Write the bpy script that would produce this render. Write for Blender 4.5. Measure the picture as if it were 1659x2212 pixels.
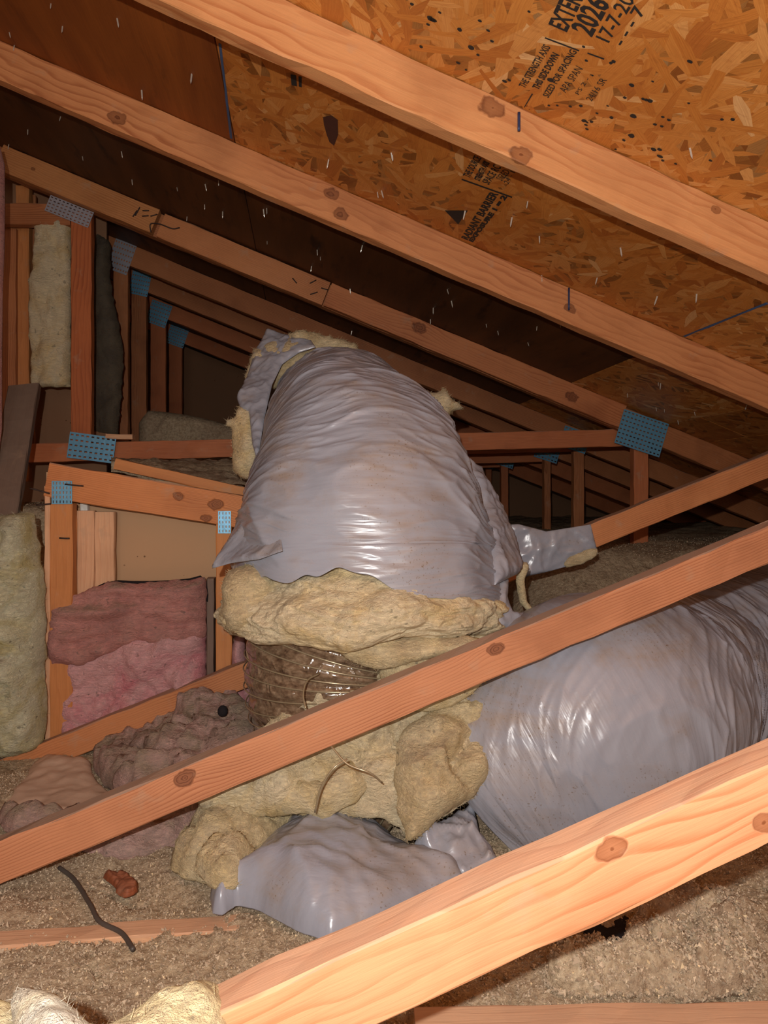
import bpy, bmesh, math, random
import numpy as np
from mathutils import Vector, Matrix

random.seed(7)
S = bpy.context.scene
COL = S.collection
for o in list(bpy.data.objects):
    bpy.data.objects.remove(o)

# ------------------------------------------------------------------ camera
F = 1534.0; PSI = 0.1127; HOR = 1065.0          # focal length (px), yaw to the trusses, eye-level row
RM = -0.3859; RC = 0.8159                        # roof deck: z = RC + RM*x above the eye
EYE = 0.66                                       # eye above the loose fill
cd = bpy.data.cameras.new('camera'); cam = bpy.data.objects.new('camera', cd); COL.objects.link(cam)
cam.location = (0, 0, EYE); cam.rotation_euler = (math.radians(90), 0, -PSI)
cd.sensor_width = 36; cd.lens = F / 2212 * 36; cd.shift_y = -(1106 - HOR) / 2212
cd.clip_start = 0.02; cd.clip_end = 60
S.camera = cam

# ------------------------------------------------------------------ world, lamps, exposure
w = bpy.data.worlds.new('world'); S.world = w; w.use_nodes = True
bg = w.node_tree.nodes['Background']; bg.inputs[0].default_value = (0.5, 0.42, 0.36, 1); bg.inputs[1].default_value = 0.012

def lamp(name, right, up, back, power, radius, colour):
    l = bpy.data.lights.new(name, 'POINT'); l.energy = power; l.shadow_soft_size = radius; l.color = colour
    o = bpy.data.objects.new(name, l); COL.objects.link(o)
    c, s = math.cos(PSI), math.sin(PSI)
    o.location = (right * c - back * s, -right * s - back * c, EYE + up)
    return o
lamp('phone_flash', -0.045, 0.085, 0.08, 58, 0.006, (1.0, 0.97, 0.93))
lamp('fill_lamp', -0.10, 0.30, 1.50, 36, 0.45, (1.0, 0.95, 0.90))  # added soft fill behind the camera, evens out the flash falloff
S.view_settings.view_transform = 'Standard'; S.view_settings.look = 'None'
S.view_settings.gamma = 1; S.view_settings.exposure = 0.0
S.view_settings.use_curve_mapping = False

# ------------------------------------------------------------------ projection helpers (photo px -> world metres)
def PY(u, v, Y):
    k = math.tan(math.atan((u - 829.5) / F) + PSI); x = k * Y
    d = x * math.sin(PSI) + Y * math.cos(PSI)
    return Vector((x, Y, EYE + (HOR - v) / F * d))
def PS(u, v, s):
    r = (u - 829.5) / F * s; c, n = math.cos(PSI), math.sin(PSI)
    return Vector((r * c + s * n, -r * n + s * c, EYE + (HOR - v) / F * s))
def PZ(u, v, z): return PS(u, v, (EYE - z) * F / (v - HOR))
def PR(u, v):
    k = math.tan(math.atan((u - 829.5) / F) + PSI); q = k * math.sin(PSI) + math.cos(PSI)
    Y = F * RC / q / (HOR - F * RM * k / q - v)
    return Vector((k * Y, Y, EYE + RC + RM * k * Y))
def roof_z(x): return EYE + RC + RM * x

# ------------------------------------------------------------------ numpy noise
_p = np.random.RandomState(3).permutation(256); _p = np.concatenate([_p, _p, _p])
_g = np.random.RandomState(4).normal(size=(256, 3)); _g /= np.linalg.norm(_g, axis=1)[:, None]
def pn(P):
    P = np.asarray(P, float); I = np.floor(P).astype(int); f = P - I; I &= 255
    u = f * f * f * (f * (f * 6 - 15) + 10); out = 0
    for dx in (0, 1):
        for dy in (0, 1):
            for dz in (0, 1):
                h = _p[_p[_p[I[:, 0] + dx] + I[:, 1] + dy] + I[:, 2] + dz]
                g = _g[h]; d = f - np.array([dx, dy, dz])
                wgt = (u[:, 0] if dx else 1 - u[:, 0]) * (u[:, 1] if dy else 1 - u[:, 1]) * (u[:, 2] if dz else 1 - u[:, 2])
                out = out + wgt * (g * d).sum(1)
    return out * 1.6
def fbm(P, o=3, g=0.5):
    P = np.asarray(P, float); a = 1; r = 0
    for i in range(o):
        r = r + a * pn(P + 17.3 * i); P = P * 2.03; a *= g
    return r
def ridge(P, o=2):
    P = np.asarray(P, float); a = 1; r = 0
    for i in range(o):
        r = r + a * (1 - np.abs(pn(P + 9.1 * i)) * 2.2); P = P * 2.1; a *= 0.5
    return r

# ------------------------------------------------------------------ object helpers
def link(o): COL.objects.link(o); return o
def tag(o, label=None, cat=None, group=None, kind=None):
    if label: o['label'] = label
    if cat: o['category'] = cat
    if group: o['group'] = group
    if kind: o['kind'] = kind
    return o
def empty(name, loc, label=None, cat=None, group=None, kind=None):
    o = bpy.data.objects.new(name, None); link(o); o.location = loc; o.empty_display_size = 0.05
    return tag(o, label, cat, group, kind)
def wpos(o):
    v = Vector(o.location)
    while o.parent: o = o.parent; v = v + Vector(o.location)
    return v
def place(o, parent, M):
    if parent:
        o.parent = parent
        M = Matrix.Translation(-wpos(parent)) @ M     # parents are only ever translated
    o.matrix_basis = M
    return o
def mesh(name, V, Fc, m, parent=None, M=None, smooth=True, uv=None):
    me = bpy.data.meshes.new(name); me.from_pydata([tuple(v) for v in V], [], [tuple(f) for f in Fc]); me.update()
    if uv is not None:
        l = me.uv_layers.new(name='UVMap'); idx = np.empty(len(me.loops), int); me.loops.foreach_get('vertex_index', idx)
        l.data.foreach_set('uv', np.asarray(uv, 'f')[idx].ravel())
    if smooth: me.polygons.foreach_set('use_smooth', [True] * len(me.polygons))
    if isinstance(m, (list, tuple)):
        for q in m: me.materials.append(q)
    else: me.materials.append(m)
    o = bpy.data.objects.new(name, me); link(o)
    return place(o, parent, M if M is not None else Matrix.Identity(4))
def recenter(V):
    V = np.asarray(V, float); b = np.array([(V[:, 0].min() + V[:, 0].max()) / 2, (V[:, 1].min() + V[:, 1].max()) / 2, V[:, 2].min()])
    return V - b, Matrix.Translation(Vector(b))

# ------------------------------------------------------------------ materials
class N:
    def __init__(s, name):
        s.m = bpy.data.materials.new(name); s.m.use_nodes = True; s.t = s.m.node_tree; s.t.nodes.clear()
        s.out = s.n('ShaderNodeOutputMaterial'); s.b = s.n('ShaderNodeBsdfPrincipled'); s.l(s.b.outputs[0], s.out.inputs[0])
        s.tc = s.n('ShaderNodeTexCoord')
    def n(s, t, **k):
        a = s.t.nodes.new(t)
        for q, v in k.items(): setattr(a, q, v)
        return a
    def l(s, a, b): s.t.links.new(a, b)
    def set(s, sock, v):
        if hasattr(v, 'is_output') or hasattr(v, 'links'): s.l(v, sock)
        else: sock.default_value = v
    def math(s, op, a, b=0.0, c=0.0):
        n = s.n('ShaderNodeMath', operation=op); s.set(n.inputs[0], a); s.set(n.inputs[1], b); s.set(n.inputs[2], c); return n.outputs[0]
    def vmath(s, op, a, b=(0, 0, 0)):
        n = s.n('ShaderNodeVectorMath', operation=op); s.set(n.inputs[0], a); s.set(n.inputs[1], b); return n
    def mapv(s, v, sc=(1, 1, 1), rot=(0, 0, 0), loc=(0, 0, 0)):
        n = s.n('ShaderNodeMapping'); s.set(n.inputs[0], v); n.inputs['Scale'].default_value = sc; n.inputs['Rotation'].default_value = rot
        s.set(n.inputs['Location'], loc); return n.outputs[0]
    def noise(s, v, scale, detail=3, rough=0.5, out='Fac', kind='FBM', dist=0.0):
        n = s.n('ShaderNodeTexNoise', noise_type=kind); s.set(n.inputs['Vector'], v); n.inputs['Scale'].default_value = scale
        n.inputs['Detail'].default_value = detail; n.inputs['Roughness'].default_value = rough; n.inputs['Distortion'].default_value = dist
        return n.outputs[0 if out == 'Fac' else 1]
    def ramp(s, f, stops, interp='LINEAR'):
        n = s.n('ShaderNodeValToRGB'); s.set(n.inputs[0], f); e = n.color_ramp.elements; n.color_ramp.interpolation = interp
        while len(e) < len(stops): e.new(0.5)
        for q, (p, c) in zip(e, stops):
            q.position = p; q.color = (c, c, c, 1) if isinstance(c, (int, float)) else tuple(c) + (1,)
        return n.outputs[0]
    def mix(s, f, a, b, blend='MIX'):
        n = s.n('ShaderNodeMix', data_type='RGBA', blend_type=blend); s.set(n.inputs[0], f)
        for q, v in ((n.inputs[6], a), (n.inputs[7], b)):
            if isinstance(v, tuple): q.default_value = v + (1,) if len(v) == 3 else v
            else: s.l(v, q)
        return n.outputs[2]
    def bump(s, h, strength, dist, prev=None):
        n = s.n('ShaderNodeBump'); n.inputs['Strength'].default_value = strength; n.inputs['Distance'].default_value = dist; s.l(h, n.inputs['Height'])
        if prev is not None: s.l(prev, n.inputs['Normal'])
        return n.outputs[0]
    def fin(s, col, rough=0.7, normal=None, spec=0.5, metal=0.0):
        s.set(s.b.inputs['Base Color'], col if not isinstance(col, tuple) else col + (1,)); s.set(s.b.inputs['Roughness'], rough)
        s.b.inputs['Specular IOR Level'].default_value = spec; s.set(s.b.inputs['Metallic'], metal)
        if normal is not None: s.l(normal, s.b.inputs['Normal'])
        return s.m

def srgb(r, g, b):
    f = lambda c: c / 12.92 if c <= 0.04045 else ((c + 0.055) / 1.055) ** 2.4
    return (f(r / 255), f(g / 255), f(b / 255))

def wood(name, light, dark, ring=0.006, knots=(), dust=0.75, flat=False, contrast=1.0, wob=0.010):
    m = N(name); ob = m.tc.outputs['Object']
    oi = m.n('ShaderNodeObjectInfo').outputs['Random']
    offs = m.n('ShaderNodeCombineXYZ'); m.set(offs.inputs[0], m.math('MULTIPLY', oi, 13.0) if not knots else 0.0)
    m.set(offs.inputs[1], m.math('MULTIPLY_ADD', oi, 0.05, 0.02)); m.set(offs.inputs[2], m.math('MULTIPLY_ADD', oi, -0.12, 0.015))
    p = m.vmath('ADD', ob, offs.outputs[0]).outputs[0]
    sep = m.n('ShaderNodeSeparateXYZ'); m.l(p, sep.inputs[0])
    r = m.math('SQRT', m.math('ADD', m.math('POWER', sep.outputs[1], 2.0), m.math('POWER', sep.outputs[2], 2.0)))
    n1 = m.noise(m.mapv(p, (1.1, 5, 5)), 1.0, 2); n2 = m.noise(m.mapv(p, (5, 26, 26)), 1.0, 2)
    r = m.math('ADD', r, m.math('MULTIPLY', n1, wob * 5)); r = m.math('ADD', r, m.math('MULTIPLY', n2, wob * 0.45))
    kmask = None
    for kx, ky, kz, R in knots:
        d = m.vmath('SUBTRACT', ob, (kx, ky, kz)).outputs[0]
        ln = m.math('ADD', m.vmath('LENGTH', m.mapv(d, (0.72, 1, 1))).outputs['Value'], m.math('MULTIPLY_ADD', m.noise(ob, 55, 2), R * 1.1, -R * .55)); lw = m.vmath('LENGTH', m.mapv(d, (0.33, 1, 1))).outputs['Value']
        g = m.math('POWER', 2.718, m.math('MULTIPLY', m.math('POWER', m.math('DIVIDE', lw, R * 1.7), 2.0), -1.0))
        r = m.math('ADD', r, m.math('MULTIPLY', g, R * 1.0))
        k = m.n('ShaderNodeMapRange', interpolation_type='SMOOTHSTEP'); m.set(k.inputs[0], ln); k.inputs[1].default_value = R * 1.12; k.inputs[2].default_value = R * 0.9
        k = k.outputs[0]
        r = m.math('ADD', m.math('MULTIPLY', r, m.math('SUBTRACT', 1.0, k)), m.math('MULTIPLY', m.math('MULTIPLY', ln, 1.2), k))
        kmask = k if kmask is None else m.math('MAXIMUM', kmask, k)
    vr = m.noise(m.mapv(p, (0.6, 1, 1)), 7.0, 2); r2 = m.math('ADD', r, m.math('MULTIPLY', m.noise(m.mapv(p, (.25, 1, 1)), 38, 1), ring * 1.6))
    ph = m.math('FRACT', m.math('DIVIDE', r2, ring))
    band = m.ramp(ph, [(0.0, 0.12), (0.55, 0.35), (0.86, 1.0), (0.95, 0.85), (1.0, 0.12)])
    fib = m.noise(m.mapv(p, (14, 420, 420)), 1.0, 3, 0.6); tone = m.noise(m.mapv(p, (1.5, 8, 8)), 1.0, 3)
    mid = tuple(a * 0.62 + b * 0.38 for a, b in zip(light, dark))
    f = m.math('MULTIPLY', band, m.math('MULTIPLY', m.ramp(vr, [(0.35, 0.15), (0.65, 1.0)]), 0.85 * contrast))
    col = m.mix(f, light, dark)
    col = m.mix(m.math('MULTIPLY', m.ramp(tone, [(0.3, 0.0), (0.7, 1.0)]), 0.55), col, mid)
    col = m.mix(0.35, col, m.ramp(fib, [(0.25, 0.55), (0.75, 1.0)]), 'MULTIPLY')
    if kmask is not None:
        col = m.mix(m.math('MULTIPLY', kmask, 0.6), col, tuple(c * 0.5 for c in dark)); col = m.mix(m.math('MULTIPLY', kmask, m.math('MULTIPLY', band, .6)), col, tuple(c * 0.25 for c in dark))
    st = m.noise(p, 5.0, 4); col = m.mix(m.math('MULTIPLY', m.ramp(st, [(0.56, 0.0), (0.75, 1.0)]), 0.35), col, tuple(c * 0.55 for c in dark))
    geo = m.n('ShaderNodeNewGeometry'); sz = m.n('ShaderNodeSeparateXYZ'); m.l(geo.outputs['Normal'], sz.inputs[0])
    dn = m.noise(ob, 30, 3)
    dm = m.math('MULTIPLY', m.ramp(sz.outputs[2], [(0.45, 0.0), (0.8, 1.0)]), m.math('MULTIPLY', m.ramp(dn, [(0.25, 0.7), (0.6, 1.0)]), dust))
    col = m.mix(dm, col, srgb(158, 138, 122))
    sp = m.noise(m.mapv(ob, (2, 2, 2)), 9, 5); col = m.mix(m.math('MULTIPLY', m.ramp(sp, [(0.63, 0.0), (0.72, 1.0)]), 0.30), col, srgb(170, 145, 120))
    b = m.bump(m.math('ADD', m.math('MULTIPLY', band, 0.4), fib), 0.35, 0.0012)
    return m.fin(col, 0.62, b, 0.3)

LIGHT = srgb(236, 176, 118); DARK = srgb(176, 96, 48)
W_near = wood('fir_near', srgb(226, 176, 132), srgb(180, 100, 50), 0.011, dust=0.55, wob=0.008)
W_fir = wood('fir', srgb(208, 140, 90), srgb(148, 78, 42), 0.0052)
W_red = wood('fir_red', srgb(206, 126, 80), srgb(134, 62, 34), 0.0045)
W_brown = wood('fir_brown', srgb(186, 120, 76), srgb(128, 70, 38), 0.006)
W_grey = wood('grey_board', srgb(120, 98, 84), srgb(92, 72, 60), 0.02, contrast=0.4)

def osb(name, tint=1.0):
    m = N(name); ob = m.tc.outputs['Object']
    wv = m.noise(ob, 6, 2, out='Color'); p = m.vmath('ADD', ob, m.vmath('MULTIPLY', m.vmath('SUBTRACT', wv, (0.5, 0.5, 0.5)).outputs[0], (0.02, 0.02, 0)).outputs[0]).outputs[0]
    pri = tone = fibre = None
    for i, (ang, a, b, off) in enumerate([(1.35, 12, 44, 0.0), (0.95, 14, 60, 3.1), (1.85, 12, 50, 7.7), (2.45, 15, 66, 1.9), (0.45, 17, 80, 5.3), (1.6, 10, 36, 9.4)]):
        q = m.mapv(p, (1, 1, 1), (0, 0, ang), (off, off * 1.7, 0)); qs = m.mapv(q, (a, b, 1))
        vo = m.n('ShaderNodeTexVoronoi', voronoi_dimensions='2D', feature='F1'); m.l(qs, vo.inputs['Vector']); vo.inputs['Scale'].default_value = 1
        sc = m.n('ShaderNodeSeparateColor'); m.l(vo.outputs['Color'], sc.inputs[0])
        fb = m.noise(m.mapv(q, (22, 420, 1)), 1.0, 2, 0.6)
        if pri is None: pri, tone, fibre = sc.outputs[0], sc.outputs[1], fb
        else:
            g = m.math('GREATER_THAN', sc.outputs[0], pri); ig = m.math('SUBTRACT', 1.0, g)
            pri = m.math('MAXIMUM', pri, sc.outputs[0])
            tone = m.math('ADD', m.math('MULTIPLY', tone, ig), m.math('MULTIPLY', sc.outputs[1], g))
            fibre = m.math('ADD', m.math('MULTIPLY', fibre, ig), m.math('MULTIPLY', fb, g))
    c = m.ramp(tone, [(0.0, srgb(188, 116, 52)), (0.25, srgb(208, 136, 62)), (0.6, srgb(216, 148, 74)), (0.85, srgb(222, 158, 88)), (0.96, srgb(228, 170, 102)), (1.0, srgb(238, 194, 138))])
    c = m.mix(0.42, c, m.ramp(fibre, [(0.25, srgb(190, 150, 118)), (0.7, (1, 1, 1))]), 'MULTIPLY')
    gap = m.ramp(pri, [(0.60, 0.5), (0.72, 1.0)]); c = m.mix(1.0, c, gap, 'MULTIPLY')
    blot = m.noise(m.mapv(ob, (1, 2.2, 1), loc=(5, 1, 0)), 26, 4, 0.7, dist=1.0); c = m.mix(m.math('MULTIPLY', m.ramp(blot, [(0.55, 0.0), (0.75, 1.0)]), 0.5), c, srgb(150, 84, 34))
    big = m.noise(ob, 2.2, 3); c = m.mix(0.5, c, m.ramp(big, [(0.3, srgb(205, 180, 150)), (0.7, (1, 1, 1))]), 'MULTIPLY')
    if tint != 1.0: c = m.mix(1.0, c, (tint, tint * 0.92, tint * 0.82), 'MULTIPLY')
    h = m.math('ADD', m.math('MULTIPLY', pri, 0.6), m.math('ADD', m.math('MULTIPLY', tone, 0.3), m.math('MULTIPLY', fibre, 0.5)))
    return m.fin(c, 0.5, m.bump(h, 0.55, 0.002), 0.35)
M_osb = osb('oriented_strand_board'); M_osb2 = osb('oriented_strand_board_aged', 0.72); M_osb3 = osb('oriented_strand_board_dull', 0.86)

def ply(name, ca, cb, streak):
    m = N(name); ob = m.tc.outputs['Object']
    g = m.noise(m.mapv(ob, (9, 1.1, 1)), 1.0, 4, dist=0.6); f = m.noise(m.mapv(ob, (300, 9, 1)), 1.0, 2)
    c = m.mix(m.ramp(g, [(0.3, 0.0), (0.7, 1.0)]), ca, cb)
    c = m.mix(0.4, c, m.ramp(f, [(0.2, 0.5), (0.8, 1.0)]), 'MULTIPLY')
    s = m.noise(m.mapv(ob, (10, 2.2, 1), loc=(3, 1, 0)), 1.6, 5, 0.65); c = m.mix(m.math('MULTIPLY', m.ramp(s, [(0.56, 0.0), (0.68, 1.0)]), streak), c, srgb(38, 22, 12))
    return m.fin(c, 0.6, m.bump(f, 0.25, 0.001), 0.3)
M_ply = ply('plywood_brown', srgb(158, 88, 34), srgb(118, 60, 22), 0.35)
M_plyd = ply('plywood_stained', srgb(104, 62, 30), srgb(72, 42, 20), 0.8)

def fibre(name, a, b, c, dusty, dirt=0.5, gold=0.0, scale=1.0):
    """glass wool: a light, b mid, c deep tone; dusty = grey-brown dust colour"""
    m = N(name); ob = m.tc.outputs['Object']
    n1 = m.noise(ob, 9 * scale, 5, 0.6, dist=0.8); n2 = m.noise(m.mapv(ob, (1, 1, 1), loc=(4, 2, 7)), 14 * scale, 4, 0.6)
    n3 = m.noise(m.mapv(ob, (1, 1, 2.4), loc=(1, 9, 3)), 120, 4, 0.7)
    col = m.ramp(n1, [(0.22, c), (0.38, b), (0.54, a)])
    geo = m.n('ShaderNodeNewGeometry'); sz = m.n('ShaderNodeSeparateXYZ'); m.l(geo.outputs['Normal'], sz.inputs[0])
    up = m.ramp(sz.outputs[2], [(0.35, 0.25), (0.75, 1.0)])
    col = m.mix(m.math('MULTIPLY', m.ramp(n2, [(0.42, 0.0), (0.62, 1.0)]), m.math('MULTIPLY', up, dirt)), col, dusty)
    col = m.mix(0.5, col, m.ramp(n3, [(0.3, 0.76), (0.6, 1.0)]), 'MULTIPLY')
    sp = m.noise(m.mapv(ob, (1, 1, 1), loc=(8, 8, 1)), 60, 2); col = m.mix(m.math('MULTIPLY', m.ramp(sp, [(0.68, 0.0), (0.74, 1.0)]), 0.6), col, tuple(q * 0.4 for q in dusty))
    h = m.math('ADD', m.noise(m.mapv(ob, (1, 1, 2)), 60, 6, 0.75, dist=1.2), m.math('MULTIPLY', n3, 0.9))
    mm = m.fin(col, 0.95, m.bump(h, 1.0, 0.009), 0.1)
    m.b.inputs['Sheen Weight'].default_value = 0.15
    return mm
Y1, Y2, Y3 = srgb(255, 236, 194), srgb(252, 224, 166), srgb(242, 204, 128)
DUST = srgb(190, 170, 138)
M_yel = fibre('glass_wool_yellow', Y1, Y2, Y3, srgb(212, 190, 150), 0.5)
M_yelb = fibre('glass_wool_cream', srgb(252, 232, 186), srgb(244, 218, 160), srgb(228, 194, 120), DUST, 0.4)
M_yeld = fibre('glass_wool_dusty', srgb(248, 226, 178), srgb(232, 206, 154), srgb(208, 180, 124), srgb(196, 172, 136), 0.8)
M_floorw = fibre('glass_wool_buried', srgb(214, 172, 158), srgb(188, 156, 138), srgb(160, 130, 112), srgb(184, 160, 134), 1.0)
M_pink = fibre('glass_wool_pink', srgb(252, 190, 188), srgb(244, 156, 162), srgb(222, 116, 128), srgb(190, 150, 136), 0.35)
M_pinkd = fibre('glass_wool_pink_dusty', srgb(226, 156, 144), srgb(204, 134, 124), srgb(172, 112, 104), srgb(168, 138, 118), 0.9)
M_green = fibre('glass_wool_greenish', srgb(236, 232, 196), srgb(220, 208, 150), srgb(190, 170, 104), srgb(128, 106, 76), 0.7)
M_greyw = fibre('glass_wool_grey', srgb(120, 104, 80), srgb(98, 82, 62), srgb(78, 64, 48), srgb(90, 76, 60), 0.8)
M_white = fibre('glass_wool_white', srgb(252, 244, 224), srgb(250, 232, 196), srgb(240, 206, 150), srgb(222, 196, 160), 0.3)

def plastic(name, base, dusty, amount, uv=False, fold=0.006, rough=0.26):
    m = N(name); ob = m.tc.outputs['UV' if uv else 'Object']; o3 = m.tc.outputs['Object']
    n = m.noise(o3, 7, 5, 0.65); st = m.noise(m.mapv(o3, (4, 4, 26)), 1.6, 4, 0.6)
    d = m.math('MULTIPLY', m.ramp(n, [(0.42, 0.0), (0.68, 1.0)]), m.ramp(st, [(0.38, 0.25), (0.62, 1.0)]))
    geo = m.n('ShaderNodeNewGeometry'); sz = m.n('ShaderNodeSeparateXYZ'); m.l(geo.outputs['Normal'], sz.inputs[0])
    d = m.math('MULTIPLY', d, m.ramp(sz.outputs[2], [(-0.1, 0.4), (0.45, 1.0)]))
    d = m.math('MULTIPLY', d, amount)
    col = m.mix(d, base, dusty)
    gr = m.noise(o3, 240, 2); col = m.mix(m.math('MULTIPLY', m.math('MULTIPLY', m.ramp(gr, [(0.63, 0.0), (0.7, 1.0)]), m.ramp(n, [(0.5, 0.0), (0.6, 1.0)])), 0.7), col, srgb(110, 88, 60))
    if uv:   # u runs round the duct (0..1 per turn), v along it in metres
        sk = m.mapv(ob, (1, 1, 1), (0, 0, 0.0))
        a = m.noise(m.mapv(sk, (2.2, 46, 1)), 1.0, 3, 0.55, kind='RIDGED_MULTIFRACTAL', dist=0.5)
        b = m.noise(m.mapv(sk, (9, 150, 1)), 1.0, 2, 0.5)
    else:
        a = m.noise(m.mapv(o3, (6, 6, 11), (0.5, 0.4, 0.7)), 1.0, 3, 0.5, kind='RIDGED_MULTIFRACTAL', dist=1.0)
        b = m.noise(m.mapv(o3, (18, 60, 18), (0.3, 0.2, 0.6)), 1.0, 3, 0.5)
    nb = m.bump(a, 0.55, fold); nb = m.bump(b, 0.35, fold * 0.6, nb)
    rg = m.math('ADD', m.math('MULTIPLY', d, 0.35), rough)
    return m.fin(col, rg, nb, 0.6)
GREY = srgb(150, 153, 164)
M_sleeve = plastic('grey_sleeve', GREY, srgb(146, 126, 106), 0.95, True)
M_sheet = plastic('grey_sheet', GREY, srgb(150, 130, 108), 0.8, False, fold=.011)

def simple(name, c, rough=0.6, metal=0.0, spec=0.5, bump=None):
    m = N(name); nb = None
    n = m.noise(m.tc.outputs['Object'], bump[0] if bump else 40, 4); col = m.mix(0.35, c, m.ramp(n, [(0.3, 0.6), (0.7, 1.0)]), 'MULTIPLY')
    if bump: nb = m.bump(n, 0.6, bump[1])
    return m.fin(col, rough, nb, spec, metal)
M_plate = simple('galvanised_blue', srgb(110, 168, 200), 0.42, 0.35, bump=(60, 0.001))
M_plate2 = simple('galvanised_grey', srgb(176, 176, 186), 0.42, 0.45, bump=(60, 0.001))
M_nail = simple('nail_steel', srgb(226, 220, 206), 0.3, 0.5)
M_rust = simple('nail_dark', srgb(62, 46, 40), 0.6, 0.3)
M_blue = simple('nail_blue', srgb(52, 62, 98), 0.4, 0.3)
M_wire = simple('coil_wire', srgb(176, 160, 130), 0.28, 0.5)
M_ink = simple('stamp_ink', srgb(34, 30, 28), 0.7)
M_cable = simple('cable_jacket', srgb(78, 70, 64), 0.5)
M_black = simple('black_patch', srgb(36, 32, 34), 0.9, spec=0.2, bump=(300, 0.002))
M_bluel = simple('chalk_blue', srgb(64, 84, 120), 0.8)
M_whitet = simple('white_trim', srgb(236, 230, 220), 0.5)

def drywall(name, c):
    m = N(name); ob = m.tc.outputs['Object']; n = m.noise(ob, 3, 3)
    col = m.mix(0.3, c, m.ramp(n, [(0.3, 0.75), (0.7, 1.0)]), 'MULTIPLY')
    v = m.n('ShaderNodeTexVoronoi'); m.l(ob, v.inputs['Vector']); v.inputs['Scale'].default_value = 34
    k = m.math('MULTIPLY', m.math('LESS_THAN', v.outputs['Distance'], 0.09), m.ramp(m.noise(ob, 6, 2), [(0.52, 0.0), (0.56, 1.0)]))
    return m.fin(m.mix(m.math('MULTIPLY', k, 0.8), col, srgb(90, 60, 36)), 0.85, m.bump(m.noise(ob, 180, 3), 0.2, 0.001), 0.2)
M_dry = drywall('drywall_paper', srgb(190, 152, 116)); M_dryd = drywall('drywall_end', srgb(150, 112, 84))

def liner():
    m = N('brown_liner'); ob = m.tc.outputs['Object']
    n = m.noise(m.mapv(ob, (1, 1, 2)), 50, 5, 0.65); c = m.ramp(n, [(0.3, srgb(66, 48, 36)), (0.5, srgb(112, 90, 70)), (0.7, srgb(150, 128, 104))])
    cr = m.noise(ob, 34, 3, 0.6, kind='RIDGED_MULTIFRACTAL', dist=1.5)
    mm = m.fin(c, 0.16, m.bump(cr, 0.9, 0.006), 0.7); m.b.inputs['Coat Weight'].default_value = 0.6; m.b.inputs['Coat Roughness'].default_value = 0.08
    return mm
M_liner = liner()

def fill(name):
    m = N(name); ob = m.tc.outputs['Object']
    n = m.noise(ob, 90, 6, 0.7); big = m.noise(ob, 3.0, 4, 0.6)
    c = m.ramp(n, [(0.3, srgb(140, 118, 94)), (0.5, srgb(188, 166, 136)), (0.68, srgb(216, 196, 164))])
    c = m.mix(m.math('MULTIPLY', m.ramp(big, [(0.45, 0.0), (0.65, 1.0)]), 0.5), c, srgb(164, 138, 116))
    return m.fin(c, 0.95, m.bump(n, 1.0, 0.008), 0.1)
M_fill = fill('loose_fill')
def gran():
    m = N('loose_fill_flakes'); g = m.n('ShaderNodeNewGeometry').outputs['Random Per Island']
    c = m.ramp(g, [(0.0, srgb(160, 142, 120)), (0.4, srgb(178, 158, 134)), (0.85, srgb(194, 174, 148)), (0.97, srgb(212, 192, 160)), (1.0, srgb(236, 210, 166))])
    return m.fin(c, 0.9, None, 0.15)
M_gran = gran()

# ------------------------------------------------------------------ shape builders
def beam(name, A, B, h, t, m, parent=None, up=(0, 0, 1), back=None, jag=0.0008, seg=None, ch=0.0022, cut=(0, 0)):
    """board whose front-top edge runs A->B; h = height across the face (downwards), t = thickness (away from the viewer)"""
    A, B = Vector(A), Vector(B); X = (B - A); L = X.length; X.normalize()
    Yv = Vector(back) if back else Vector((0, 1, 0)); Yv = (Yv - X * Yv.dot(X)).normalized(); Z = X.cross(Yv).normalized()
    if Z.dot(Vector(up)) < 0: A, B = B, A; X = -X; Z = X.cross(Yv).normalized()
    n = seg or max(2, int(L / 0.05)); rs = np.random.RandomState(abs(hash((round(A.x, 3), round(B.z, 3), round(h, 3)))) % 99999)
    prof = [(ch, 0), (t - ch, 0), (t, -ch), (t, -h + ch), (t - ch, -h), (ch, -h), (0, -h + ch), (0, -ch)]
    V = []; Fc = []
    for i in range(n + 1):
        x = L * i / n; j = rs.normal(0, jag, (8, 2))
        for k, (y, z) in enumerate(prof):
            xx = x
            if i == 0 and cut[0]: xx = x + cut[0] * (-z / h)
            if i == n and cut[1]: xx = x + cut[1] * (-z / h)
            V.append((xx, y + j[k, 0], z + j[k, 1]))
    for i in range(n):
        for k in range(8):
            a = i * 8 + k; b = i * 8 + (k + 1) % 8; Fc.append((a, b, b + 8, a + 8))
    Fc.append(tuple(range(8))[::-1]); Fc.append(tuple(range(n * 8, n * 8 + 8)))
    M = Matrix(((X.x, Yv.x, Z.x, A.x), (X.y, Yv.y, Z.y, A.y), (X.z, Yv.z, Z.z, A.z), (0, 0, 0, 1)))
    o = mesh(name, V, Fc, m, parent, M, smooth=False)
    bm = bmesh.new(); bm.from_mesh(o.data); bmesh.ops.recalc_face_normals(bm, faces=bm.faces); bm.to_mesh(o.data); bm.free()
    return o
def post(name, u0, u1, v0, v1, Y, m, parent, t=0.038, z0=None, z1=None):
    a = PY(u0, v0, Y); b = PY(u1, v0, Y); c = PY(u0, v1, Y)
    zt = a.z if z1 is None else z1; zb = c.z if z0 is None else z0
    o = beam(name, (a.x, Y, zb), (a.x, Y, zt), b.x - a.x, t, m, parent, up=(-1, 0, 0))
    return o
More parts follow.
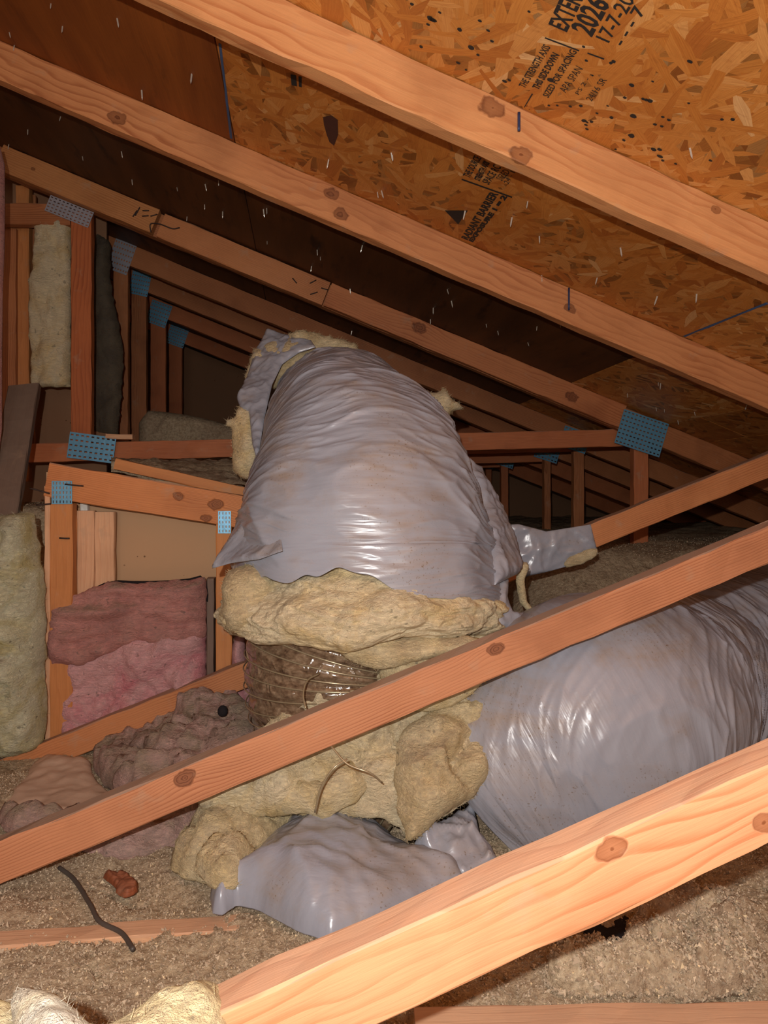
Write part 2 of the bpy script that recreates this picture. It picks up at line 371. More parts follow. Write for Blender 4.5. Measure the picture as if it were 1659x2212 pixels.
def plate(parent, u, v, Y, wpx, hpx, ang, nx, ny, m, vert=False):
    c = PY(u, v, Y); s = Y / F * 1.0
    s = (c.x * math.sin(PSI) + Y * math.cos(PSI)) / F; W, Hh = wpx * s, hpx * s
    V = []; Fc = []
    def vert3(x, y, z=0.0): V.append((x, y, z)); return len(V) - 1
    dx, dy = W / nx, Hh / ny
    sw, sh = (0.26, 0.55) if vert else (0.52, 0.26)
    for i in range(nx):
        for j in range(ny):
            x0 = -W / 2 + i * dx; y0 = -Hh / 2 + j * dy; ex, ey = dx * (1 - sw) / 2, dy * (1 - sh) / 2
            o = [vert3(x0, y0), vert3(x0 + dx, y0), vert3(x0 + dx, y0 + dy), vert3(x0, y0 + dy)]
            q = [vert3(x0 + ex, y0 + ey), vert3(x0 + dx - ex, y0 + ey), vert3(x0 + dx - ex, y0 + dy - ey), vert3(x0 + ex, y0 + dy - ey)]
            for k in range(4): Fc.append((o[k], o[(k + 1) % 4], q[(k + 1) % 4], q[k]))
            r = [vert3(V[q[k]][0], V[q[k]][1], -0.0014) for k in range(4)]
            for k in range(4): Fc.append((q[k], q[(k + 1) % 4], r[(k + 1) % 4], r[k]))
            e = vert3(x0 + ex, y0 + dy - ey * 0.9, 0.0022); g = vert3(x0 + dx - ex, y0 + dy - ey * 0.9, 0.0022); Fc.append((q[3], q[2], g, e))
    b = [(-W / 2, -Hh / 2), (W / 2, -Hh / 2), (W / 2, Hh / 2), (-W / 2, Hh / 2)]
    t0 = [vert3(x, y) for x, y in b]; t1 = [vert3(x, y, -0.0014) for x, y in b]
    for k in range(4): Fc.append((t0[k], t1[k], t1[(k + 1) % 4], t0[(k + 1) % 4]))
    R = Matrix.Translation(Vector((c.x, Y - 0.0016, c.z))) @ Matrix.Rotation(math.radians(90), 4, 'X') @ Matrix.Rotation(ang, 4, 'Z')
    return mesh('connector_plate', V, Fc, m, parent, R, smooth=False)

def chaikin(P, n=2):
    P = np.asarray(P, float)
    for _ in range(n):
        Q = np.roll(P, -1, 0); P = np.stack([P * 0.75 + Q * 0.25, P * 0.25 + Q * 0.75], 1).reshape(-1, P.shape[1])
    return P
def seg_dist(P, poly):
    best = np.full(len(P), 1e9); near = np.zeros_like(P); ins = np.zeros(len(P), bool)
    for a, b in zip(poly, np.roll(poly, -1, 0)):
        d = b - a; L = d @ d + 1e-12; t = np.clip(((P - a) @ d) / L, 0, 1); q = a + t[:, None] * d
        r = np.hypot(*(P - q).T); k = r < best; best[k] = r[k]; near[k] = q[k]
        c = ((a[1] > P[:, 1]) != (b[1] > P[:, 1])); xi = a[0] + (P[:, 1] - a[1]) / (b[1] - a[1] + 1e-15) * (b[0] - a[0])
        ins ^= c & (P[:, 0] < xi)
    return best, near, ins
def crease(P, k=5.0, p=5): return np.clip(1 - np.abs(pn(P)) * k, 0, 1) ** 1.5
def puff(name, poly, plane, front, back, R, m, parent=None, amp=0.01, freq=9, res=0.0075, smooth=1, seed=None, aniso=(1, 1, 1), rid=0.0, ridf=(9, 9, 9), edge=0.0, fine=0.0, fuzz=0, crs=0.0, crf=7.0):
    """cushion with a traced outline, standing on a real plane: plane = ('y',Y) | ('z',z) | ('p',[(u,v,s)*3])"""
    if plane[0] == 'y': pts = [PY(u, v, plane[1]) for u, v in poly]; n = Vector((0, -1, 0)); e1 = Vector((1, 0, 0))
    elif plane[0] == 'z': pts = [PZ(u, v, plane[1]) for u, v in poly]; n = Vector((0, 0, 1)); e1 = Vector((1, 0, 0))
    else:
        a, b, c = [PS(*q) for q in plane[1]]; n = (b - a).cross(c - a).normalized()
        if n.dot(Vector((0, 0, EYE)) - a) < 0: n = -n
        e1 = (b - a).normalized(); pts = []; o0 = Vector((0, 0, EYE))
        for u, v in poly:
            d = PS(u, v, 1.0) - o0; pts.append(o0 + d * ((a - o0).dot(n) / d.dot(n)))
    e2 = n.cross(e1).normalized(); O = pts[0]
    if seed is None: seed = (abs(hash((round(poly[0][0]), round(poly[0][1]), len(poly)))) % 977) * 0.173
    q = np.array([((p - O).dot(e1), (p - O).dot(e2)) for p in pts])
    if smooth: q = chaikin(q, smooth)
    if edge:
        dq = []
        for a_, b_ in zip(q, np.roll(q, -1, 0)):
            k_ = max(1, int(np.hypot(*(b_ - a_)) / 0.006)); dq += [a_ + (b_ - a_) * t / k_ for t in range(k_)]
        q = np.array(dq); z3 = np.column_stack([q * 28, np.full(len(q), seed)]); q = q + edge * np.stack([fbm(z3, 4, .6), fbm(z3 + 41, 4, .6)], 1)
    lo, hi = q.min(0) - res * 1.5, q.max(0) + res * 1.5
    nx, ny = int((hi[0] - lo[0]) / res) + 2, int((hi[1] - lo[1]) / res) + 2
    gx, gy = np.meshgrid(lo[0] + np.arange(nx) * res, lo[1] + np.arange(ny) * res, indexing='ij'); G = np.stack([gx.ravel(), gy.ravel()], 1)
    d, near, ins = seg_dist(G, q); I = ins.reshape(nx, ny)
    cell = I[:-1, :-1] | I[1:, :-1] | I[:-1, 1:] | I[1:, 1:]
    use = np.zeros((nx, ny), bool); use[:-1, :-1] |= cell; use[1:, :-1] |= cell; use[:-1, 1:] |= cell; use[1:, 1:] |= cell
    use = use.ravel(); dd = np.where(ins, d, 0.0); XY = np.where(ins[:, None], G, near)
    prof = np.sqrt(np.clip(1 - (1 - np.clip(dd / R, 0, 1)) ** 2, 0, 1))
    idx = -np.ones(len(G), int); idx[use] = np.arange(use.sum()); XY = XY[use]; prof = prof[use]
    W = np.array(O)[None] + XY[:, :1] * np.array(e1) + XY[:, 1:] * np.array(e2)
    Wn = W * np.array(aniso)
    f = front * prof
    Wp = Wn * freq + seed; Wq = Wp + 0.35 * np.column_stack([pn(Wp * 1.7 + 5), pn(Wp * 1.7 + 11), pn(Wp * 1.7 + 23)])
    bil = np.abs(pn(Wq)) + 0.5 * np.abs(pn(Wq * 2.1 + 7)) + 0.25 * np.abs(pn(Wq * 4.3 + 3))
    nz = amp * (0.5 * fbm(Wp * .6, 3) + 1.1 * (bil - .35)) if not crs else amp * fbm(Wp, 3, .5)
    if rid: nz = nz + rid * (ridge(W * np.array(ridf) + seed * 2, 2) - 0.8)
    if fine: nz = nz + fine * (fbm(W * 60 + seed, 3) + .5 * np.abs(pn(W * 33)))
    if crs:
        for k_, rot in enumerate(((1, .3, .5), (.4, 1, -.6), (-.7, .5, 1))):
            r_ = np.array(rot) / np.linalg.norm(rot); L_ = W @ r_; Q_ = W * crf + seed + k_ * 13 + 0.6 * r_[None] * L_[:, None] * crf * 2
            nz = nz + crs * (crease(Q_) - .25) + crs * .35 * crease(Q_ * 2.3 + 4)
    f = f + nz * np.clip(prof * 1.3, 0, 1)
    fr = W + np.array(n)[None] * f[:, None]; bk = W - np.array(n)[None] * (back * prof + 0.0004)[:, None]
    V = np.concatenate([fr, bk]); K = len(W); Fc = []
    ci, cj = np.nonzero(cell); A = idx[ci * ny + cj]; B = idx[(ci + 1) * ny + cj]; Cc = idx[(ci + 1) * ny + cj + 1]; D = idx[ci * ny + cj + 1]
    Fc = np.concatenate([np.stack([A, B, Cc, D], 1), np.stack([D + K, Cc + K, B + K, A + K], 1)])
    # close the rim
    from collections import Counter
    ed = {}
    for a, b, c, d_ in Fc[:len(A)]:
        for s in ((a, b), (b, c), (c, d_), (d_, a)): ed[s] = 1
    rim = [(a, b) for (a, b) in ed if (b, a) not in ed]
    Fc = Fc.tolist() + [(b, a, a + K, b + K) for a, b in rim]
    if fuzz:
        r5 = np.random.RandomState(int(seed * 10) % 9999); pr_ = prof; wsel = np.exp(-pr_ * 1.2); sel = r5.choice(len(W), fuzz, p=wsel / wsel.sum()); b0 = fr[sel]
        nrm = r5.normal(size=(fuzz, 3)); tdir = r5.normal(size=(fuzz, 3)) * .8 + np.array(n)[None] * .35; ln = r5.uniform(.004, .013, (fuzz, 1)) / np.linalg.norm(tdir, axis=1)[:, None]
        sd = np.cross(tdir, nrm); sd = sd / np.linalg.norm(sd, axis=1)[:, None] * .00035; k0 = len(V)
        V = np.concatenate([V, np.stack([b0 - sd, b0 + sd, b0 + tdir * ln], 1).reshape(-1, 3)]); Fc += [(k0 + 3 * t, k0 + 3 * t + 1, k0 + 3 * t + 2) for t in range(fuzz)]
    V, M = recenter(V)
    return mesh(name, V, Fc, m, parent, M)

def catmull(P, n):
    P = np.asarray(P, float); out = []
    Q = np.vstack([2 * P[0] - P[1], P, 2 * P[-1] - P[-2]])
    for i in range(1, len(Q) - 2):
        for t in np.linspace(0, 1, n, endpoint=False):
            a, b, c, d = Q[i - 1], Q[i], Q[i + 1], Q[i + 2]
            out.append(0.5 * (2 * b + (c - a) * t + (2 * a - 5 * b + 4 * c - d) * t * t + (3 * b - a - 3 * c + d) * t ** 3))
    out.append(P[-1]); return np.array(out)
def frames(C):
    T = np.gradient(C, axis=0); T /= np.linalg.norm(T, axis=1)[:, None]
    r = np.array([1.0, 0, 0]); Ns = []
    for t in T:
        r = r - t * (r @ t); r /= np.linalg.norm(r); Ns.append(r.copy())
    Ns = np.array(Ns); return T, Ns, np.cross(T, Ns)
def tube(name, path, m, parent=None, nseg=200, nlen=30, disp=None, squash=None, hem0=None, hem1=None, cap=True, wall=0.0, zoff=None):
    """swept duct: path rows = (x,y,z,r). disp(theta, along, xyz, a) -> radial offset"""
    P = catmull(np.array(path), nlen); C, R = P[:, :3], P[:, 3]
    al = np.concatenate([[0], np.cumsum(np.linalg.norm(np.diff(C, axis=0), axis=1))]); L = al[-1]
    T, Nn, Bn = frames(C); n = len(C); th = np.linspace(0, 2 * math.pi, nseg, endpoint=False)
    h0 = hem0(th) if hem0 is not None else np.zeros(nseg); h1 = hem1(th) if hem1 is not None else np.zeros(nseg)
    a = np.linspace(0, 1, n)[:, None]; A = h0[None] + a * (L - h1 - h0)[None]
    ip = lambda Q: np.stack([np.interp(A.ravel(), al, Q[:, k]) for k in range(Q.shape[1])], 1)
    c = ip(C); nn = ip(Nn); bb = ip(Bn); r = np.interp(A.ravel(), al, R); TH = np.tile(th, n)
    dirv = nn * np.cos(TH)[:, None] + bb * np.sin(TH)[:, None]
    if squash is not None: r = r * squash(TH, A.ravel())
    X = c + dirv * r[:, None]
    if disp is not None: X = c + dirv * (r + disp(TH, A.ravel(), X, np.repeat(a.ravel(), nseg)))[:, None]
    if zoff is not None: X[:, 2] += zoff(TH, np.repeat(a.ravel(), nseg))
    i, j = np.meshgrid(np.arange(n - 1), np.arange(nseg), indexing='ij'); i = i.ravel(); j = j.ravel(); k = (j + 1) % nseg
    Fc = np.stack([i * nseg + j, i * nseg + k, (i + 1) * nseg + k, (i + 1) * nseg + j], 1).tolist()
    uv = np.stack([np.abs(TH / math.pi - 1), A.ravel()], 1)
    V = X
    if wall:
        Vi = c + dirv * (np.linalg.norm(X - c, axis=1) - wall)[:, None]; K = len(V); V = np.vstack([V, Vi]); uv = np.vstack([uv, uv])
        Fc += [(d + K, c_ + K, b + K, a_ + K) for a_, b, c_, d in Fc]
        for jj in range(nseg):
            kk = (jj + 1) % nseg; e = (n - 1) * nseg
            Fc += [(kk, jj, jj + K, kk + K), (e + jj, e + kk, e + kk + K, e + jj + K)]
    elif cap:
        V = np.vstack([V, C[:1], C[-1:]]); K = len(V); e = (n - 1) * nseg; uv = np.vstack([uv, [[0, 0], [0, L]]])
        for jj in range(nseg): kk = (jj + 1) % nseg; Fc += [(kk, jj, K - 2), (e + jj, e + kk, K - 1)]
    V, M = recenter(V)
    return mesh(name, V, Fc, m, parent, M, uv=uv)
def pipe(name, pts, r, m, parent=None, n=8, sub=6, taper=None):
    P = catmull(np.array([tuple(p) for p in pts]), sub); T, A, B = frames(P); V = []; Fc = []
    for i, (c, a, b) in enumerate(zip(P, A, B)):
        rr = r if taper is None else r * (1 + (taper - 1) * i / (len(P) - 1))
        for k in range(n): t = 2 * math.pi * k / n; V.append(c + rr * (a * math.cos(t) + b * math.sin(t)))
    for i in range(len(P) - 1):
        for k in range(n): q = (k + 1) % n; Fc.append((i * n + k, i * n + q, (i + 1) * n + q, (i + 1) * n + k))
    Fc.append(tuple(range(n))[::-1]); Fc.append(tuple(range((len(P) - 1) * n, len(P) * n)))
    V, M = recenter(V); return mesh(name, V, Fc, m, parent, M)

exec_order = None
# ================================================================== SETTING
# ---- roof deck
ca = 1 / math.sqrt(1 + RM * RM); EX = Vector((ca, 0, RM * ca)); EY = Vector((0, 1, 0)); EN = EX.cross(EY)
roof = empty('ceiling', (0, 0, roof_z(0)), kind='structure')
def roofM(x, y, dz=0.0, ang=0.0):
    o = Vector((x, y, roof_z(x))) + EN * dz
    return Matrix(((EX.x, EY.x, EN.x, o.x), (EX.y, EY.y, EN.y, o.y), (EX.z, EY.z, EN.z, o.z), (0, 0, 0, 1)))
def panel(x0, x1, y0, y1, m, th=0.012, g=0.0015):
    L = (x1 - x0) / ca; Wd = y1 - y0; V = []; c = 0.001
    for z, i in ((0.0, c), (c, 0.0), (th, 0.0)):
        for x, y in ((g + i, g + i), (L - g - i, g + i), (L - g - i, Wd - g - i), (g + i, Wd - g - i)): V.append((x, y, z))
    Fc = [(3, 2, 1, 0), (8, 9, 10, 11)]
    for b in (0, 4):
        for k in range(4): q = (k + 1) % 4; Fc.append((b + k, b + q, b + 4 + q, b + 4 + k))
    return mesh('sheathing_panel', V, Fc, m, roof, roofM(x0, y0), smooth=False)
XJ = [-2.55, -1.36, -0.172, 1.021, 1.413, 1.59, 2.8]
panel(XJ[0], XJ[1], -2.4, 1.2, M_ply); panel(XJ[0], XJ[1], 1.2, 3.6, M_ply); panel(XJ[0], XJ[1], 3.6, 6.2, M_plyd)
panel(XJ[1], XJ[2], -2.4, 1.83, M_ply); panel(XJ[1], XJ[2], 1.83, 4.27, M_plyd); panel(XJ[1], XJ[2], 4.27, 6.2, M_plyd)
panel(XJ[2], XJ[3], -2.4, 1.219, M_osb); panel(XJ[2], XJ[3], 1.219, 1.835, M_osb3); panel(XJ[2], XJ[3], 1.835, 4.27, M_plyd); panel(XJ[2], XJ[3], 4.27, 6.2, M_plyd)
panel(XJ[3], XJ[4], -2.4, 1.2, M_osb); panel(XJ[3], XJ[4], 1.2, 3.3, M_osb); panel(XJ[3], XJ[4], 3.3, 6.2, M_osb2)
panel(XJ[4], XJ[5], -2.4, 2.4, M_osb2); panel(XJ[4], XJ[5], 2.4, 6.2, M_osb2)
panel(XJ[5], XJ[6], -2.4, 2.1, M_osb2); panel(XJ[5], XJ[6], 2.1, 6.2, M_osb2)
# chalk lines along two joints
for a, b in (((478, 95), (502, 300)), ((1480, 727), (1659, 655))):
    p, q = PR(*a), PR(*b); beam('chalk_line', p - EN * 0.0012, q - EN * 0.0012, 0.005, 0.0012, M_bluel, roof, up=EX if False else (1, 0, 0), back=tuple(EN), jag=0.0006, ch=0.0002)
# nail points through the deck
def cone_mesh():
    V = []; n = 6
    for z, r in ((0.0, 0.0016), (-0.013, 0.0015), (-0.018, 0.0002)):
        for k in range(n): t = 2 * math.pi * k / n; V.append((r * math.cos(t), r * math.sin(t), z))
    Fc = [(r * n + k, (r + 1) * n + k, (r + 1) * n + (k + 1) % n, r * n + (k + 1) % n) for r in range(2) for k in range(n)]
    Fc.append(tuple(range(2 * n, 3 * n))); me = bpy.data.meshes.new('nail'); me.from_pydata(V, [], Fc); me.materials.append(M_nail); return me
NM = cone_mesh()
NAILS = [(253, 40), (135, 57), (110, 8), (20, 70), (31, 98), (414, 160), (306, 195), (131, 252), (178, 338), (262, 327), (285, 388), (382, 405), (442, 442), (472, 390), (404, 468), (481, 457), (569, 452), (576, 450), (577, 521), (673, 575), (756, 624), (60, 280), (19, 312), (443, 398), (783, 530), (685, 540), (692, 555), (824, 412), (815, 415), (845, 330), (710, 345), (1165, 510), (1106, 470), (1110, 585), (1170, 595), (966, 625), (936, 665), (930, 690), (975, 650), (760, 715), (870, 735), (1050, 700), (1075, 715), (1140, 740), (1210, 700), (1160, 705), (1355, 850), (1427, 828), (1422, 826), (1417, 880), (1435, 884), (1314, 870), (1464, 908), (1614, 872), (1560, 815), (1505, 635), (1340, 535), (1005, 455), (1140, 435), (848, 335), (1500, 890), (1290, 600), (1420, 640), (1640, 820), (1490, 320), (1640, 560)]
for u, v in NAILS:
    p = PR(u, v)
    if p.y < 0 or p.y > 5: continue
    o = bpy.data.objects.new('nail', NM); link(o)
    place(o, roof, Matrix.Translation(p) @ Matrix.Rotation(random.uniform(-.25, .25), 4, 'X') @ Matrix.Rotation(random.uniform(-.25, .25), 4, 'Y') @ Matrix.Scale(random.uniform(.7, 1.3), 4))
# stamps
def stamp(txt, u0, v0, u1, v1, size, bold=0.0):
    c = bpy.data.curves.new('stamp', 'FONT'); c.body = txt; c.size = size; c.resolution_u = 2; c.offset = bold
    t = bpy.data.objects.new('stamp_tmp', c); link(t)
    me = bpy.data.meshes.new_from_object(t.evaluated_get(bpy.context.evaluated_depsgraph_get())); bpy.data.objects.remove(t)
    me.materials.clear(); me.materials.append(M_ink)
    o = bpy.data.objects.new('stamp', me); link(o); p = PR(u0, v0); e = PR(u1, v1); d = (e - p); L = d.length; d.normalize()
    wd = max(v.co.x for v in me.vertices); n = -EN; up = n.cross(d); q = p - EN * 0.0009
    M = Matrix(((d.x, up.x, n.x, q.x), (d.y, up.y, n.y, q.y), (d.z, up.z, n.z, q.z), (0, 0, 0, 1)))
    return place(o, roof, M @ Matrix.Diagonal((L / wd, 1, 1, 1)))
ST = [('EXTERIOR', 1223, 69, 1282, -50, .040, .0012), ('2026', 1277, 79, 1318, 6, .046, .0014), ('17-7-208', 1312, 97, 1384, -20, .030, .0004), ('- - - 7', 1345, 100, 1396, 20, .024, .0004),
      ('THE STRENGTH AXIS', 1134, 190, 1190, 101, .017, .0003), ('THIS SIDE DOWN', 1163, 193, 1209, 118, .016, .0006), ('SIZED FOR SPACING', 1185, 211, 1247, 111, .016, .0003),
      ('APA SPAN', 1222, 200, 1260, 148, .018, 0), ('PS 2 - -', 1250, 205, 1280, 160, .010, 0), ('24/16 SR', 1278, 219, 1312, 172, .016, 0),
      ('THE SOURCE', 1014, 384, 1040, 341, .022, .0006), ('STRENGTH AXIS', 1036, 391, 1058, 351, .018, .0008), ('SPACE RC', 1056, 399, 1083, 361, .024, .0004), ('SIZED', 1084, 391, 1103, 371, .022, 0), ('24 - 16', 1098, 398, 1118, 364, .016, 0),
      ('RADIANT BARRIER', 1010, 519, 1077, 418, .026, .0010), ('EXPOSURE 1 = 2', 1021, 523, 1096, 424, .016, .0010)]
for q_ in ST: stamp(*q_)
def inkpoly(pix, name='stamp'):
    pts = [PR(u, v) - EN * 0.0009 for u, v in pix]; V, M = recenter(np.array([tuple(p) for p in pts]))
    o = mesh(name, V, [tuple(range(len(V)))], M_ink, roof, M, smooth=False); return o
inkpoly([(961, 454), (1011, 454), (990, 484)]); inkpoly([(998, 385), (1107, 424), (1106, 427), (997, 388)]); inkpoly([(1178, 79), (1252, 107), (1251, 110), (1177, 82)]); inkpoly([(1270, 112), (1306, 125), (1305, 128), (1269, 115)])
inkpoly([(1149, 201), (1152, 202), (1134, 231), (1132, 231)]); inkpoly([(628, 160), (640, 162), (642, 186), (630, 183)]); inkpoly([(645, 164), (652, 165), (652, 188), (646, 186)])
# ink spots
sp = [(930, 39), (935, 42), (940, 44), (950, 26), (993, 63), (1055, 65), (1143, 24), (1037, 44), (1063, 88), (910, 100), (925, 52), (1261, 100), (1267, 130), (1326, 132), (1320, 135), (1280, 162), (1365, 183), (1410, 175), (1190, 172), (1350, 210), (1390, 213), (1397, 215), (1405, 217), (1488, 222), (1313, 228), (1255, 228), (1290, 244), (1262, 260), (1268, 263), (1266, 269), (1268, 278), (1278, 262), (1321, 253), (1368, 250), (1432, 252), (1445, 258), (1415, 268), (1430, 272), (1348, 302), (1364, 292), (1412, 322), (1425, 322), (1426, 337), (1432, 346), (1535, 346), (1460, 353), (1560, 257), (1583, 257), (1491, 132), (1186, 227), (1204, 227), (1232, 229), (1090, 175), (1100, 172), (1018, 102), (990, 135), (1033, 118), (890, 8), (1007, 150), (1330, 322)]
V = []; Fc = []
for u, v in sp:
    c = PR(u, v) - EN * 0.0008; rr = random.choice([.0025, .003, .0035, .0035, .0045, .006]); b = len(V); a0 = random.uniform(0, 3); k1 = random.uniform(.6, .9)
    for k in range(9):
        t = 2 * math.pi * k / 9; q = rr * random.uniform(.85, 1.1); V.append(tuple(c + EX * q * math.cos(t) + EY * q * 1.15 * k1 * math.sin(t)))
    Fc.append(tuple(range(b, b + 9)))
b0 = PR(1551, 3)
Vv, Mx = recenter(V); o = mesh('ink_spots', Vv, Fc, M_ink, roof, Mx, smooth=False); o['kind'] = 'stuff'
# dark scar on the strand board
V = [PR(u, v) - EN * 0.001 for u, v in [(698, 252), (716, 248), (730, 258), (731, 290), (722, 314), (712, 306), (706, 290), (700, 268)]]
Vv, Mx = recenter(np.array([tuple(p) for p in V])); mesh('dark_flake', Vv, [tuple(range(8))], simple('dark_flake', srgb(74, 40, 30)), roof, Mx, smooth=False)

# ---- end wall and side walls
def slab(name, pts, th, m, parent=None, kind='structure'):
    pts = [Vector(p) for p in pts]; n = (pts[1] - pts[0]).cross(pts[2] - pts[0]).normalized(); V = [tuple(p) for p in pts] + [tuple(p - n * th) for p in pts]; k = len(pts)
    Fc = [tuple(range(k)), tuple(range(2 * k - 1, k - 1, -1))] + [(i, i + k, (i + 1) % k + k, (i + 1) % k) for i in range(k)]
    Vv, M = recenter(V); o = mesh(name, Vv, Fc, m, parent, M, smooth=False)
    if kind: o['kind'] = kind
    return o
EW = 5.75
slab('wall_back', [(-2.5, EW, -0.2), (2.75, EW, -0.2), (2.75, EW, roof_z(2.75) - 0.02), (-2.5, EW, roof_z(-2.5) - 0.02)], 0.015, M_dryd)
slab('wall_left', [(-2.45, EW, -0.2), (-2.45, EW, roof_z(-2.45) - 0.02), (-2.45, -2.4, roof_z(-2.45) - 0.02), (-2.45, -2.4, -0.2)], 0.015, M_dryd)
slab('wall_right', [(2.7, EW, -0.2), (2.7, -2.4, -0.2), (2.7, -2.4, roof_z(2.7) - 0.02), (2.7, EW, roof_z(2.7) - 0.02)], 0.015, M_dryd)
slab('wall_front', [(-2.5, -2.4, -0.2), (-2.5, -2.4, roof_z(-2.5) - 0.02), (2.75, -2.4, roof_z(2.75) - 0.02), (2.75, -2.4, -0.2)], 0.015, M_dryd)

# ---- loose-fill floor
def floor_h(x, y):
    sm = lambda t: np.clip(t, 0, 1) ** 2 * (3 - 2 * np.clip(t, 0, 1))
    P = np.column_stack([x, y, np.zeros_like(x)])
    h = 0.016 * fbm(P * 5, 3) + 0.007 * np.abs(fbm(P * 22, 3)) + 0.003 * fbm(P * 70, 2)
    h = h + 0.46 * sm((x - 0.35) / 0.55) * sm((y - 1.62) / 0.75)                     # bank under the trusses at right
    h = h + 0.62 * sm((-x + 0.05) / 0.4) * sm((y - 2.05) / 0.25)
    # mound in the near right corner
    h = h + 0.05 * np.exp(-(((x - 0.52) / 0.17) ** 4 + ((y - 0.99) / 0.08) ** 4)) * (1 + 0.9 * fbm(P * 16, 4))
    h = h - 0.10 * np.exp(-(((x + 0.42) / 0.05) ** 2 + ((y - 0.93) / 0.035) ** 2)) - 0.07 * np.exp(-(((x - 0.415) / 0.055) ** 2 + ((y - 1.05) / 0.022) ** 2))
    # cracks
    c = np.abs(pn(P * 7 + 3.3)); h = h - 0.02 * np.clip(1 - c / 0.02, 0, 1) * np.clip(pn(P * 3 + 9) * 4, 0, 1)
    return h
xs = np.concatenate([np.arange(-2.4, -0.95, 0.03), np.arange(-0.95, 1.5, 0.0075), np.arange(1.5, 2.68, 0.03)]); ys = np.concatenate([np.arange(-2.38, -0.5, 0.2), np.arange(-0.5, 0.7, 0.05), np.arange(0.75, 1.9, 0.006), np.arange(1.9, 2.8, 0.01), np.arange(2.8, 5.74, 0.03)])
gx, gy = np.meshgrid(xs, ys, indexing='ij'); hz = floor_h(gx.ravel(), gy.ravel())
nx, ny = len(xs), len(ys); i, j = np.meshgrid(np.arange(nx - 1), np.arange(ny - 1), indexing='ij'); a = (i * ny + j).ravel()
FLOOR = mesh('floor', np.column_stack([gx.ravel(), gy.ravel(), hz]), np.stack([a, a + ny, a + ny + 1, a + 1], 1).tolist(), M_fill); FLOOR['kind'] = 'structure'
# loose flakes lying in the fill
def flakes(name, X, Yc, Z, lo, hi, m, parent=None):
    n = len(X); rs = np.random.RandomState(5); s = rs.uniform(lo, hi, n) * (1 + 0.8 * (rs.rand(n) > .95)); T = np.array([[1, 0, -.35], [-.5, .8, -.35], [-.5, -.8, -.35], [0, 0, .5]])
    q = rs.normal(size=(n, 3, 3)); q, _ = np.linalg.qr(q); st = T[None] * rs.uniform(.5, 1.2, (n, 1, 3)); V = np.einsum('nij,nkj->nki', q, st) * s[:, None, None] + np.stack([X, Yc, Z], 1)[:, None]
    b = np.arange(n)[:, None] * 4; Fc = np.concatenate([b + np.array(t) for t in ((0, 1, 2), (0, 3, 1), (1, 3, 2), (2, 3, 0))])
    Vv, M = recenter(V.reshape(-1, 3)); o = mesh(name, Vv, Fc.tolist(), m, parent, M, smooth=False); o['kind'] = 'stuff'; return o
rs = np.random.RandomState(11); fx = []; fy = []
for n, y0, y1, pw in ((80000, .80, 1.75, 1.0), (22000, 1.7, 3.0, 1.0)):
    yy = rs.uniform(y0, y1, n); xx = yy * rs.uniform(-.45, .78, n); fx.append(xx); fy.append(yy)
fx = np.concatenate(fx); fy = np.concatenate(fy); fz = floor_h(fx, fy) + rs.uniform(-.001, .003, len(fx))
flakes('insulation_flakes', fx, fy, fz, .0012, .0032, M_gran, FLOOR)
# ================================================================== TRUSSES
DN = 0.0889; WB = 0.0635; TH = 0.038
def chord(root, Y, x0, x1, m, name='top_chord', h=DN, t=TH):
    return beam(name, (x0, Y, roof_z(x0) - 0.001), (x1, Y, roof_z(x1) - 0.001), h, t, m, root)
def web(root, Y, x0, x1, m, zoff=0.0, cut=(0, 0)):
    # lower edge z = EYE-.4451+.3787x
    up = WB * math.sqrt(1 + .3787 ** 2); z = lambda x: EYE - .4451 + .3787 * x + up + zoff
    return beam('web', (x0, Y, z(x0)), (x1, Y, z(x1)), WB, TH, m, root, cut=cut)
KN = lambda L: L
# nearest truss: only its web shows
x0 = PY(470, 2190, .56).x; t0 = empty('roof_truss', (0.3, .56, 0), 'truss whose pale diagonal timber crosses nearest the camera at lower right', 'truss', 'roof trusses')
W0 = wood('fir_web_near', srgb(218, 160, 118), srgb(172, 92, 48), 0.013, knots=((.39, 0.0, -.012, .010), (.52, 0.0, -.045, .008)), dust=0.45, wob=0.009)
web(t0, .56, x0 - .05, .78, W0)
# second truss: bright rafter at the top, web across the middle
t1 = empty('roof_truss', (0.2, 1.2, 0), 'roof truss with the brightest knotty rafter above and the long diagonal across the duct', 'truss', 'roof trusses')
W1 = wood('fir_rafter_near', srgb(218, 156, 102), srgb(168, 92, 46), 0.019, knots=((1.16, 0, -.022, .017), (1.235, 0, -.077, .015), (1.60, 0, -.02, .007), (.60, 0, -.035, .006)), dust=.2, wob=.016)
r1 = chord(t1, 1.2, -.75, 1.45, W1)
W1b = wood('fir_web_mid', srgb(204, 142, 102), srgb(140, 74, 44), 0.0046, knots=((.385, 0, -.018, .013), (.947, 0, -.016, .011)), dust=.85, wob=.006)
web(t1, 1.2, -.56, 1.15, W1b)
t2 = empty('roof_truss', (0.2, 1.815, 0), 'roof truss with knotty rafter below the brightest one, its diagonal passing behind the duct', 'truss', 'roof trusses')
W2 = wood('fir_rafter_2', srgb(214, 146, 94), srgb(150, 78, 40), 0.019, knots=((1.37, 0, -.022, .014), (1.411, 0, -.062, .015), (.82, 0, -.06, .016), (2.06, 0, -.05, .012)), dust=.2, wob=.018)
chord(t2, 1.815, -1.2, 2.0, W2)
web(t2, 1.845, -.86, 1.75, W_fir)
